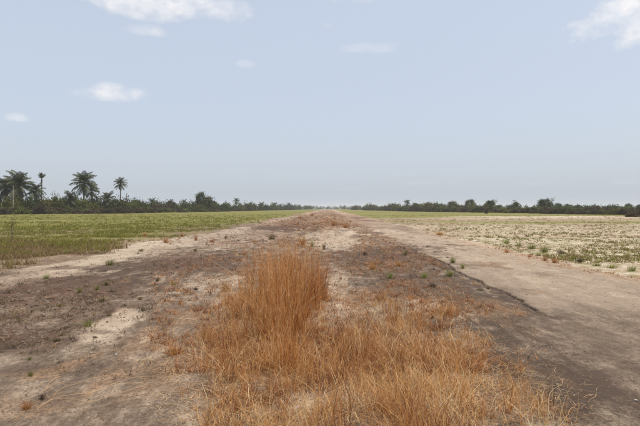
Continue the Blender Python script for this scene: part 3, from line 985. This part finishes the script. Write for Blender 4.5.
def runway_weeds():
    """Small dry weeds in the broken middle of the runway."""
    x, y = scatter(60000, 5.2, 420, 150, 540)
    inside = (x > edge_left(y) + .3) & (x < edge_slab(y) - .1)
    dens = .02 + .75 * np.exp(-((x - .3) / 2.4) ** 2) * smooth(13, 34, y) + .22 * smooth(.0, .5, fbm(x / .8, y / 2.2, 91, 3)) + .3 * smooth(30, 70, y) * smooth(0, .4, fbm(x / 1.5, y / 6, 92, 3)) * (x < 2.5)
    px, py = to_pixel(x, y)
    for b in STRAW:
        dens = dens + b[4] * .30 * (np.hypot((px - b[0]) / b[2], (py - b[1]) / b[3]) < 1)
    # open sandy patches stay bare
    for cx, cy, rx, ry, st in ((332, 240, 30, 12, 1), (250, 236, 60, 5, 1), (120, 255, 90, 12, 1)):
        dens = dens - 1.0 * (np.hypot((px - cx) / rx, (py - cy) / ry) < 1)
    keep = inside & (RNG.random(len(x)) < dens * (.45 + .55 * smooth(8, 16, y)))
    x2, y2 = scatter(2200, 9, 45, 400, 700)                     # along the right edge of the pavement
    k2 = np.abs(x2 - edge_right(y2) + .5 + .3 * fbm(y2 / 2, y2 * 0, 95, 2)) < .35
    x, y = np.concatenate([x[keep], x2[k2]]), np.concatenate([y[keep], y2[k2]])
    per = 6
    b = tuft_points(x, y, per, .03 + y * .0008)
    n = len(b)
    size = np.repeat(RNG.uniform(.35, 1.2, len(x)) ** 1.6, per)
    h = size * RNG.uniform(.03, .12, n) * (1 + .8 * smooth(18, 60, b[:, 1]))
    rnd = np.clip(np.repeat(RNG.uniform(.05, .95, len(x)), per) + .1 * RNG.normal(size=n), 0, 1)
    V, Q, T = ribbons(b, RNG.uniform(0, 6.28, n), h, RNG.uniform(.3, 1.8, n), .004 + .0009 * b[:, 1], rnd, 2)
    o = link('dry_weed', quad_mesh('dry_weed', V, Q, {'rnd': T}, [M['dry_tuft']]))
    tag(o, 'sparse rusty dry weeds along the broken middle of the runway', 'weeds', kind='stuff')

def crust_weeds():
    """Tiny dead and olive weeds rooted in the broken crust."""
    x, y = scatter(52000, 5, 160, -10, 540)
    inside = (x > edge_left(y) + .2) & (x < edge_slab(y) - .05)
    dens = .025 + .75 * crust(x, y) * smooth(-.5, .4, fbm(x / .5, y / 1.0, 71, 3)) + .3 * smooth(18, 40, y) * smooth(-.2, .4, fbm(x / 1.2, y / 4, 72, 3))
    qx, qy = to_pixel(x, y)
    for cx, cy, rx, ry, st in PALE[:3]:
        dens = dens * np.clip(1.3 * np.hypot((qx - cx) / rx, (qy - cy) / ry) - .3, .04, 1)
    k = inside & (RNG.random(len(x)) < dens * .62)
    x, y = x[k], y[k]
    per = 9
    b = tuft_points(x, y, per, .016 + y * .0009)
    n = len(b)
    h = np.repeat(RNG.uniform(.3, 1.2, len(x)) ** 1.7, per) * RNG.uniform(.015, .065, n) * (1 + .02 * b[:, 1])
    rnd = np.clip(np.repeat(RNG.uniform(-.1, 1, len(x)), per) + .1 * RNG.normal(size=n), 0, 1)
    V, Q, T = ribbons(b, RNG.uniform(0, 6.28, n), h, RNG.uniform(.3, 2.0, n), .003 + .0007 * b[:, 1], rnd, 1, tip=.4)
    o = link('creeping_weed', quad_mesh('creeping_weed', V, Q, {'rnd': T}, [M['crust_weed']]))
    tag(o, 'tiny dead and olive weeds rooted in the broken crust', 'weeds', kind='stuff')

left_field(); right_field(); runway_weeds(); crust_weeds()

# ------------------------------------------------------------------ the dry grass of the foreground
TUSSOCKS = [  # photo column and row of the root, height in metres, stalks, tone
    (323, 301, .82, 120, .22), (313, 304, .98, 190, .36), (301, 303, .95, 170, .28), (317, 311, .74, 110, .22), (288, 305, 1.04, 190, .42),
    (275, 304, .96, 170, .30), (262, 303, .94, 150, .46), (250, 302, .84, 110, .30), (242, 306, .60, 70, .50),
    (306, 318, .92, 140, .30), (293, 321, 1.12, 220, .26), (279, 319, 1.02, 180, .46), (266, 318, .92, 140, .34), (254, 320, .62, 100, .52),
    (299, 336, .98, 140, .38), (286, 339, 1.08, 200, .34), (274, 338, .92, 150, .46), (264, 341, .60, 100, .50),
    (290, 356, .84, 110, .32), (280, 360, .70, 100, .48), (287, 376, .52, 80, .36), (272, 372, .42, 70, .55), (297, 370, .42, 70, .30),
    (236, 316, .34, 60, .55), (228, 306, .30, 50, .5), (246, 338, .38, 70, .58), (232, 342, .32, 60, .6)]

def tall_clump():
    cx, cy = ground_at(285, 330)
    cz = on_ground(cx, cy)
    root = empty('grass_clump', (cx, cy, cz))
    tag(root, 'tall dense clump of rusty dry grass standing up mid-runway', 'grass')
    for (px, py, hh, n, tone) in TUSSOCKS:
        x0, y0 = ground_at(px, py)
        a = RNG.uniform(0, 6.28, n); r = np.abs(RNG.normal(0, .045, n))
        x, y = x0 + r * np.cos(a), y0 + r * np.sin(a)
        b = np.stack([x - cx, y - cy, surf_z(x, y) - cz - .02], -1)
        h = hh * np.clip(RNG.normal(.82, .22, n), .25, 1.28)
        lean = np.abs(RNG.normal(.10, .14, n))
        az = a + RNG.normal(size=n) * .5
        rnd = np.clip(tone + .24 * RNG.normal(size=n) + .40 * (RNG.random(n) < .20), 0, 1)
        # a few broken stalks lean far out
        br = RNG.random(n) < .11
        lean = np.where(br, RNG.uniform(.4, 1.1, n), lean)
        V, Q, T = ribbons(b, az, h, lean, RNG.uniform(.003, .0065, n), rnd, 5, wob=.025, power=1.35, tip=.3)
        parts = [(V, Q, T)]
        # feathery seed heads on the tips
        tips = V.reshape(n, -1, 3)[:, -1]
        i = RNG.choice(n, int(n * .55), replace=False)
        m = 6
        bb = np.repeat(tips[i], m, 0) - np.array([0, 0, .15]) * RNG.random((len(i) * m, 1))
        parts.append(ribbons(bb, RNG.uniform(0, 6.28, len(bb)), RNG.uniform(.025, .07, len(bb)), RNG.uniform(.15, .9, len(bb)), RNG.uniform(.002, .0045, len(bb)),
                             np.clip(tone + .2 + .22 * RNG.normal(size=len(bb)), 0, 1), 1))
        # bent leaves low down, some still olive
        k = int(n * .8)
        a = RNG.uniform(0, 6.28, k); r = np.abs(RNG.normal(0, .07, k))
        x, y = x0 + r * np.cos(a), y0 + r * np.sin(a)
        b = np.stack([x - cx, y - cy, surf_z(x, y) - cz - .02], -1)
        parts.append(ribbons(b, a, RNG.uniform(.10, .38, k) * (.5 + .5 * hh), RNG.uniform(.2, 1.4, k), RNG.uniform(.0035, .0065, k), np.clip(.62 + .22 * RNG.normal(size=k), 0, 1), 4, droop=.5, wob=.08))
        V, Q, T = merge(parts)
        o = link('tussock', quad_mesh('tussock', V, Q, {'rnd': T}, [M['dry']]), root)
        tag(o, kind='stuff')

def low_mass():
    """Loose knee-high dry grass between the camera and the tall clump."""
    lobes = [(300, 400, 120, 60, 1.0), (420, 395, 110, 55, 1.0), (250, 360, 60, 28, .9), (330, 350, 60, 26, .8), (400, 345, 55, 20, .7),
             (225, 400, 40, 50, .9), (450, 355, 45, 18, .6), (495, 402, 52, 24, .6), (535, 420, 40, 12, .25), (245, 320, 34, 22, .6),
             (215, 350, 30, 16, .5), (370, 305, 40, 8, .3), (400, 325, 70, 14, .55), (365, 365, 60, 22, 1.0), (445, 372, 50, 22, .9)]
    def density(px, py, x, y):
        w = np.zeros_like(px)
        for cx, cy, rx, ry, st in lobes:
            w = np.maximum(w, st * np.clip(1.5 - 1.3 * np.hypot((px - cx) / rx, (py - cy) / ry), 0, 1))
        for cx, cy, rx, ry in ((312, 404, 34, 13), (196, 415, 14, 18), (345, 310, 14, 24), (322, 328, 24, 20), (200, 385, 14, 14)):      # gaps of bare ground
            w = w * np.clip(np.hypot((px - cx) / rx, (py - cy) / ry) - .35, .05, 1)
        return w * (.5 + .9 * smooth(-.4, .5, fbm(x / .32, y / .32, 65, 3)))
    def sample(n):
        x, y = RNG.uniform(-2.4, 2.6, n), 2.9 + 7.5 * RNG.random(n) ** 1.5
        px, py = to_pixel(x, y)
        pyc = np.minimum(py, 424)
        k = RNG.random(n) < density(px, pyc, x, y)
        return x[k], y[k]
    # roots gather in tussocks
    sx, sy = sample(3000)
    per = 17
    r = np.repeat(RNG.uniform(.02, .09, len(sx)), per)
    x = np.repeat(sx, per) + r * RNG.normal(size=len(sx) * per)
    y = np.repeat(sy, per) + r * RNG.normal(size=len(sx) * per)
    n = len(x)
    tone = np.repeat(np.clip(RNG.normal(.46, .20, len(sx)) + .45 * fbm(sx / .4, sy / .4, 67, 2), 0, 1), per)
    hgt = np.repeat(RNG.uniform(.12, .46, len(sx)) * (1 + .5 * fbm(sx / .5, sy / .5, 68, 2)), per) * RNG.uniform(.5, 1.2, n)
    b = np.stack([x, y, surf_z(x, y) - .02], -1)
    rnd = np.clip(tone + .16 * RNG.normal(size=n), 0, 1)
    P1 = ribbons(b, RNG.uniform(0, 6.28, n), hgt, np.abs(RNG.normal(.25, .5, n)), RNG.uniform(.003, .0062, n), rnd, 4, droop=.55, wob=.08)
    # curled, broken stems lying over each other
    x, y = sample(22000)
    n = len(x)
    b = np.stack([x, y, surf_z(x, y) + RNG.uniform(0, .07, n)], -1)
    rnd = np.clip(RNG.normal(.70, .2, n), 0, 1)
    P2 = ribbons(b, RNG.uniform(0, 6.28, n), RNG.uniform(.02, .13, n), RNG.uniform(1.0, 3.4, n), RNG.uniform(.0025, .0050, n), rnd, 4, droop=.3, wob=.35, power=1.1)
    # long pale arching stems, singly
    x, y = sample(1500)
    n = len(x)
    b = np.stack([x, y, surf_z(x, y) - .01], -1)
    P3 = ribbons(b, RNG.uniform(0, 6.28, n), RNG.uniform(.2, .55, n), RNG.uniform(.1, 1.1, n), RNG.uniform(.004, .0065, n), np.clip(RNG.normal(.85, .12, n), 0, 1), 7, droop=.6, wob=.10)
    x, y = sample(900)
    per = 22
    r = np.repeat(RNG.uniform(.03, .08, len(x)), per)
    xx = np.repeat(x, per) + r * RNG.normal(size=len(x) * per); yy = np.repeat(y, per) + r * RNG.normal(size=len(x) * per)
    n = len(xx)
    b = np.stack([xx, yy, surf_z(xx, yy) - .01], -1)
    P4 = ribbons(b, RNG.uniform(0, 6.28, n), RNG.uniform(.04, .16, n), RNG.uniform(.2, 1.4, n), RNG.uniform(.003, .006, n), np.clip(RNG.normal(.10, .09, n), 0, 1), 3, droop=.5, wob=.1)
    V, Q, T = merge([P1, P2, P3, P4])
    o = link('dry_grass', quad_mesh('dry_grass', V, Q, {'rnd': T}, [M['dry_low']]))
    tag(o, 'loose orange and straw-coloured dry grass filling the foreground', 'grass', kind='stuff')

def runners():
    """Long bleached stems that creep flat over the bare ground, left and right of the grass."""
    parts = []
    spots = []
    for i in range(60):
        spots.append((random.uniform(60, 215), random.uniform(335, 424), random.uniform(2.4, 5.2)))
    for i in range(30):
        spots.append((random.uniform(0, 120), random.uniform(392, 425), random.uniform(0, 6.28)))
    for i in range(170):
        spots.append((random.uniform(400, 590), random.uniform(350, 425), random.uniform(0, 6.28)))
    for i in range(120):
        spots.append((random.uniform(340, 520), random.uniform(285, 345), random.uniform(0, 6.28)))
    for px, py, a in spots:
        x, y = ground_at(px, py)
        a += random.uniform(-.9, .9)
        L = random.uniform(.10, 1.0) * (1 if px < 230 else .32)
        n = 12
        pts, da = [], random.uniform(-.15, .15)
        for k in range(n + 1):
            pts.append((x, y))
            da += random.uniform(-.10, .10)
            a += da * .6
            x += math.cos(a) * L / n; y += math.sin(a) * L / n
        P = A(pts)
        z = surf_z(P[:, 0], P[:, 1]) + .006 + .03 * np.abs(np.sin(np.linspace(0, random.uniform(2, 8), n + 1))) * random.uniform(.1, 1)
        w = random.uniform(.0005, .0011)
        nx = np.gradient(P[:, 1]); ny = -np.gradient(P[:, 0]); l = np.hypot(nx, ny) + 1e-9
        Lf = np.stack([P[:, 0] + nx / l * w, P[:, 1] + ny / l * w, z], -1)
        Rt = np.stack([P[:, 0] - nx / l * w, P[:, 1] - ny / l * w, z + .002], -1)
        V = np.stack([Lf, Rt], 1).reshape(-1, 3)
        Q = np.array([[2 * k, 2 * k + 1, 2 * k + 3, 2 * k + 2] for k in range(n)])
        parts.append((V, Q, np.full(len(V), random.uniform(0, .7))))
    # straw litter, short pieces everywhere around the grass
    n = 9000
    px = RNG.uniform(140, 600, n); py = RNG.uniform(290, 428, n)
    w = np.zeros(n)
    for cx, cy, rx, ry, st in STRAW:
        w = np.maximum(w, st * np.clip(1.6 - np.hypot((px - cx) / rx, (py - cy) / ry), 0, 1))
    k = RNG.random(n) < w
    d = CAM_H * F / (py[k] - HORIZON)
    x = (px[k] - VPX) / F * d
    b = np.stack([x, d, surf_z(x, d) + .004], -1)
    n = len(b)
    parts.append(ribbons(b, RNG.uniform(0, 6.28, n), .012, RNG.uniform(3, 14, n), RNG.uniform(.003, .006, n), RNG.uniform(0, 1, n), 3, droop=0, wob=2.5, power=1.0))
    V, Q, T = merge(parts)
    o = link('straw', quad_mesh('straw', V, Q, {'rnd': T}, [M['straw']]))
    tag(o, 'bleached straw and creeping stems strewn over the pavement', 'straw', kind='stuff')

tall_clump(); low_mass(); runners()

# ------------------------------------------------------------------ single tufts one can point at
TUFTS = {}
def tuft_mesh(kind, k, mat):
    key = (kind, k, mat)
    if key not in TUFTS:
        n = {'grass': 70, 'dry': 90, 'weed': 60}[kind]
        rad = np.abs(RNG.normal(0, .22, n)); a = RNG.uniform(0, 6.28, n)
        b = np.stack([rad * np.cos(a), rad * np.sin(a), np.full(n, -.04)], -1)
        az = a + RNG.normal(size=n) * .6
        rnd = np.clip(RNG.normal(.5, .2, n), 0, 1)
        if kind == 'weed':
            P = [ribbons(b, az, RNG.uniform(.3, .9, n), RNG.uniform(.2, 1.2, n), .03, rnd, 3, droop=.4)]
            c = np.stack([np.clip(RNG.normal(0, .26, 150), -.5, .5), np.clip(RNG.normal(0, .26, 150), -.5, .5), np.clip(np.abs(RNG.normal(.32, .18, 150)), 0, .7)], -1)
            P.append(leaves(c, RNG.uniform(.05, .11, 150), np.clip(RNG.normal(.5, .2, 150), 0, 1)))
            V, Q, T = merge(P)
        else:
            V, Q, T = ribbons(b, az, RNG.uniform(.45, 1.05, n), np.abs(RNG.normal(.35, .3, n)), .045 if kind == 'grass' else .035, rnd, 4, droop=.4, wob=.06)
        TUFTS[key] = quad_mesh('tuft', V, Q, {'rnd': T}, [M[mat]])
    return TUFTS[key]

def tuft(px, py, hpx, wpx, kind, mat, label, name='grass_tuft', group=None):
    x, y = ground_at(px, py)
    z = on_ground(x, y)
    s = y / F
    o = link(name, tuft_mesh(kind, random.randrange(3), mat), None, (x, y, z))
    o.scale = (wpx * s * .9, wpx * s * .9, hpx * s)
    o.rotation_euler = (0, 0, random.uniform(0, 6.28))
    tag(o, label, 'grass tuft' if name == 'grass_tuft' else 'weed', group)
    return o

random.seed(5)
SPOTS = [
    (109, 266, 8, 12, 'grass', 'green', 'bright green tuft on the pale strip at the left shoulder'),
    (46, 280, 7, 7, 'grass', 'green', 'green tuft at the left end of the dark brown crust'),
    (80, 294, 8, 8, 'grass', 'green', 'left of two green tufts behind the pale sand patch'),
    (97, 291, 7, 8, 'grass', 'green', 'right of two green tufts behind the pale sand patch'),
    (106, 286, 7, 8, 'weed', 'olive', 'olive weed just above the two green tufts on the crust'),
    (88, 328, 8, 15, 'grass', 'green', 'wide green tuft at the edge of the pale sand patch'),
    (60, 308, 5, 7, 'weed', 'olive', 'small olive weed among crust lumps left of the sand patch'),
    (102, 303, 6, 10, 'weed', 'olive', 'dark olive weed above the pale sand patch'),
    (57, 342, 5, 9, 'weed', 'olive', 'flat olive weed left below the pale sand patch'),
    (29, 361, 5, 6, 'grass', 'green', 'upper small green tuft near the left picture edge'),
    (30, 378, 8, 8, 'grass', 'green', 'lower green tuft near the left picture edge'),
    (42, 401, 9, 7, 'weed', 'scrub', 'dark brown dead tuft in the lower left corner'),
    (27, 410, 11, 15, 'dry', 'dry_tuft', 'orange dry tuft in the lower left corner'),
    (143, 312, 5, 7, 'weed', 'olive', 'dark mound-shaped weed right of the pale sand patch'),
    (109, 318, 4, 5, 'weed', 'olive', 'little brown weed on top of the pale sand patch'),
    (125, 307, 4, 4, 'weed', 'olive', 'little brown weed beyond the pale sand patch tip'),
    (140, 301, 4, 6, 'weed', 'olive', 'low weed on the crust above the mound-shaped weed'),
    (173, 286, 4, 6, 'grass', 'green', 'low green tuft in the crust left of the tall clump'),
    (157, 282, 5, 6, 'grass', 'olive', 'olive tuft in the crust further left of the tall clump'),
    (187, 294, 5, 6, 'dry', 'dry_tuft', 'rusty little tuft left of the tall clump, nearest of three'),
    (196, 291, 4, 5, 'weed', 'scrub', 'dark little tuft left of the tall clump beside the rusty one'),
    (226, 293, 17, 13, 'dry', 'dry_tuft', 'orange tuft against the left side of the tall clump'),
    (271, 240, 8, 9, 'grass', 'olive', 'olive tuft on the pale sand just above the tall clump'),
    (302, 246, 12, 13, 'dry', 'dry_tuft', 'dark rusty tuft at the upper right of the tall clump'),
    (312, 247, 7, 7, 'grass', 'green', 'green tuft right beside the dark rusty one'),
    (324, 250, 9, 4, 'weed', 'olive', 'thin olive weed on the pale patch right of the tall clump'),
    (196, 241, 9, 5, 'dry', 'dry_tuft', 'upright rusty tuft on the left sand strip'),
    (212, 243, 5, 8, 'dry', 'dry_tuft', 'wide low rusty tuft on the left sand strip'),
    (226, 239, 5, 4, 'grass', 'olive', 'small olive tuft on the left sand strip'),
    (166, 243, 7, 8, 'dry', 'dry_tuft', 'rusty tuft at the field edge of the left sand strip'),
    (182, 237, 6, 5, 'dry', 'dry_tuft', 'small rusty tuft beyond the left sand strip'),
    (195, 252, 4, 4, 'weed', 'olive', 'tiny dark weed in the middle of the left sand strip'),
    (141, 252, 4, 6, 'weed', 'olive', 'dark weed on the left sand strip near the field'),
    (145, 236, 5, 6, 'dry', 'dry_tuft', 'rusty tuft in the field margin beyond the left strip'),
    (405, 256, 6, 8, 'grass', 'olive', 'olive tuft on the dark crust right of the pale patch'),
    (450, 277, 9, 12, 'grass', 'green', 'large green tuft where crust meets the paved strip'),
    (463, 270, 7, 8, 'grass', 'green', 'small green tuft at the left rim of the paved strip'),
    (453, 265, 8, 8, 'grass', 'green', 'green tuft farthest along the rim of the paved strip'),
    (390, 280, 9, 9, 'grass', 'green', 'grey-green tuft in the middle of the dark crust'),
    (424, 279, 8, 9, 'grass', 'green', 'green tuft left of the rim tufts on dark crust'),
    (433, 288, 5, 8, 'weed', 'scrub', 'dark brown weed below the green crust tufts'),
    (373, 270, 8, 13, 'dry', 'dry_tuft', 'rusty tuft on the crust, left one of a pair'),
    (399, 267, 7, 12, 'dry', 'dry_tuft', 'rusty tuft on the crust, right one of a pair'),
    (381, 302, 10, 9, 'dry', 'dry_tuft', 'orange tuft just behind the foreground grass'),
    (446, 316, 12, 26, 'dry', 'dry_tuft', 'wide straw-orange tuft right of the foreground grass'),
    (488, 290, 4, 6, 'dry', 'olive', 'small yellowish tuft at the cracked rim of the paved strip'),
    (480, 291, 3, 8, 'weed', 'olive', 'flat olive weed at the cracked rim of the paved strip'),
    (175, 356, 14, 26, 'dry', 'dry_tuft', 'sprawling dry tuft left of the foreground grass'),
    (365, 256, 5, 5, 'weed', 'scrub', 'dark little weed on crust right of the pale patch'),
    (440, 235, 5, 14, 'dry', 'dry_tuft', 'long rusty tuft on the far right pavement edge'),
    (545, 262, 7, 7, 'dry', 'dry_tuft', 'left one of two rusty tufts on the right pavement edge'),
    (555, 264, 7, 9, 'dry', 'dry_tuft', 'right one of two rusty tufts on the right pavement edge'),
    (530, 258, 4, 7, 'dry', 'dry_tuft', 'low rusty tuft left of the two on the pavement edge'),
    (507, 254, 4, 8, 'dry', 'dry_tuft', 'farther low rusty tuft on the right pavement edge'),
    (580, 262, 6, 9, 'weed', 'scrub', 'brown dead tuft at the field rim past the rusty pair'),
    (597, 266, 6, 10, 'grass', 'green', 'green tuft at the field rim right of the brown one'),
    (612, 268, 5, 12, 'grass', 'green', 'flat green tuft between two others near the right edge'),
    (632, 271, 8, 11, 'grass', 'green', 'bright green tuft by the right picture edge'),
    (545, 252, 8, 12, 'grass', 'green', 'large green tuft at the field rim above the rusty pair'),
    (532, 249, 7, 10, 'grass', 'green', 'green tuft left of the large one at the field rim'),
    (519, 246, 6, 7, 'grass', 'green', 'small green tuft at the field rim, third from the large one'),
    (507, 243, 6, 9, 'grass', 'green', 'green tuft at the field rim over the farther rusty one'),
    (561, 254, 6, 9, 'weed', 'olive', 'olive weed right of the large green tuft at the field rim'),
    (78, 252, 7, 10, 'grass', 'green', 'bright green tuft at the edge of the left field'),
    (66, 254, 5, 10, 'grass', 'green', 'low green tuft left of the bright one, left field edge'),
    (50, 253, 5, 12, 'weed', 'olive', 'olive weed patch at the edge of the left field'),
    (98, 249, 5, 9, 'grass', 'green', 'green tuft right of the bright one, left field edge'),
    (312, 216, 4, 5, 'dry', 'dry_tuft', 'far rusty tuft left of the runway axis'),
    (300, 219, 4, 6, 'dry', 'dry_tuft', 'far rusty tuft well left of the runway axis'),
    (334, 226, 7, 8, 'dry', 'dry_tuft', 'rusty tuft on the runway axis beyond the pale patch'),
    (346, 228, 6, 9, 'dry', 'dry_tuft', 'rusty tuft right of the runway axis beyond the pale patch'),
]
for px, py, hp, wp, kind, mat, lab in SPOTS:
    tuft(px, py, hp, wp, kind, mat, lab, 'grass_tuft' if kind != 'weed' else 'weed')

def sapling():
    x, y = ground_at(12, 243)
    z = on_ground(x, y)
    root = empty('sapling', (x, y, z))
    tag(root, 'thin dark leafless sapling standing in the left field', 'sapling')
    random.seed(3)
    H = 1.25
    V, Q, T = tube([(0, 0, -.03), (.01, 0, .4), (-.02, .01, .8), (.01, 0, H)], [.022, .018, .013, .005], 6)
    link('stem', quad_mesh('stem', V, Q, {'rnd': T}, [M['bark']], True), root)
    for i in range(9):
        a, z0 = random.uniform(0, 6.28), random.uniform(.3, 1.1); r = random.uniform(.12, .3)
        V, Q, T = tube([(0, 0, z0), (r * math.cos(a), r * math.sin(a), z0 + r * .9)], [.009, .003], 4)
        link('twig', quad_mesh('twig', V, Q, {'rnd': T}, [M['bark']]), root)
    c = np.stack([RNG.normal(0, .13, 90), RNG.normal(0, .13, 90), RNG.uniform(.3, 1.25, 90)], -1)
    V, Q, T = leaves(c, RNG.uniform(.02, .04, 90), RNG.uniform(0, 1, 90))
    o = link('dead_leaf', quad_mesh('dead_leaf', V, Q, {'rnd': T}, [M['scrub']]), root); tag(o, kind='stuff')
sapling()

# ------------------------------------------------------------------ crust lumps and pebbles
import bmesh
def lump_mesh(seed, mat, flat=.75):
    bm = bmesh.new()
    bmesh.ops.create_icosphere(bm, subdivisions=1, radius=.5)
    rs = random.Random(seed)
    for v in bm.verts:
        v.co *= rs.uniform(.7, 1.25)
        v.co.z *= flat
    me = bpy.data.meshes.new('lump'); bm.to_mesh(me); bm.free()
    me.materials.append(M[mat])
    return me
LUMPS = [lump_mesh(i, 'clod') for i in range(5)]

def clods():
    # small crumbs: joined, past counting
    x, y = scatter(60000, 3.9, 60, -5, 645)
    c = np.maximum(crust(x, y), .42)
    k = (RNG.random(len(x)) < c * .55 * (.4 + smooth(-.1, .5, fbm(x / .5, y / .8, 97, 3)))) & ((x < edge_slab(y)) | (RNG.random(len(x)) < .35)) & (x > edge_left(y)) & (x < edge_right(y))
    x, y = x[k], y[k]
    n = len(x)
    t = np.array([(0, 0, 1), (1, 0, 0), (0, 1, 0), (-1, 0, 0), (0, -1, 0)], float)
    sc = RNG.uniform(.0035, .013, n) * (1 + 1.6 * crust(x, y) * RNG.random(n)) * (1 + y * .06)
    P = t[None] * (RNG.uniform(.6, 1.3, (n, 5, 1)) * sc[:, None, None]) * np.array([1.2, 1, .75])
    ang = RNG.uniform(0, 6.28, n); ca, sa = np.cos(ang)[:, None], np.sin(ang)[:, None]
    X = P[..., 0] * ca - P[..., 1] * sa + x[:, None]; Y = P[..., 0] * sa + P[..., 1] * ca + y[:, None]
    Z = P[..., 2] + (surf_z(x, y) - .002)[:, None]
    V = np.stack([X, Y, Z], -1).reshape(-1, 3)
    tri = np.array([(0, 1, 2), (0, 2, 3), (0, 3, 4), (0, 4, 1)])
    Q = (np.arange(n)[:, None, None] * 5 + tri[None]).reshape(-1, 3)
    o = link('crumbled_crust', quad_mesh('crumbled_crust', V, Q, None, [M['clod']]))
    tag(o, 'dark crumbs of broken crust scattered over the runway middle', 'gravel', kind='stuff')
    # larger lumps, each its own
    random.seed(9)
    placed = 0
    zones = [(0, 120, 292, 345, 'left crust shoulder', 30), (110, 230, 255, 300, 'crust between left strip and tall clump', 24),
             (340, 450, 240, 285, 'dark crust right of the tall clump', 26)]
    for a, b, c0, c1, where, cnt in zones:
        for i in range(cnt):
            px, py = random.uniform(a, b), random.uniform(c0, c1)
            x, y = ground_at(px, py)
            s = random.uniform(.035, .085) * (.6 + y / 18)
            o = link('soil_clod', random.choice(LUMPS), None, (x, y, on_ground(x, y) + s * .06))
            o.scale = (s * random.uniform(.8, 1.4), s, s * random.uniform(.6, 1.0))
            o.rotation_euler = (random.uniform(-.3, .3), random.uniform(-.3, .3), random.uniform(0, 6.28))
            tag(o, f'small dark soil clod on the {where}', 'clod', f'soil clods on the {where}')
    for px, py, lab in ((92, 355, 'tiny white pebble below the pale sand patch'), (116, 356, 'tiny white pebble left of the sprawling dry tuft'),
                        (636, 402, 'small pale pebble on the dark pavement at lower right')):
        x, y = ground_at(px, py)
        o = link('pebble', lump_mesh(px, 'pebble', .6), None, (x, y, on_ground(x, y) + .006))
        o.scale = (.035, .028, .03)
        tag(o, lab, 'pebble')
clods()

# ------------------------------------------------------------------ haze
def haze():
    x0, x1, y0, y1, z0, z1 = -3300, 3300, -300, 3300, -1.6, 24
    V = np.array([(x, y, z) for z in (z0, z1) for y in (y0, y1) for x in (x0, x1)])
    Q = np.array([(0, 2, 3, 1), (4, 5, 7, 6), (0, 1, 5, 4), (2, 6, 7, 3), (0, 4, 6, 2), (1, 3, 7, 5)])
    m, nt, out = new_mat('haze')
    p = nt.nodes.new('ShaderNodeVolumePrincipled')
    p.inputs['Color'].default_value = (.95, .975, 1, 1)
    p.inputs['Density'].default_value = .00021
    p.inputs['Anisotropy'].default_value = 0.0
    nt.links.new(p.outputs[0], out.inputs['Volume'])
    o = link('haze', quad_mesh('haze', V, Q, None, [m]))
    tag(o, 'thin dry-season haze lying over the whole plain', 'haze', kind='stuff')
haze()
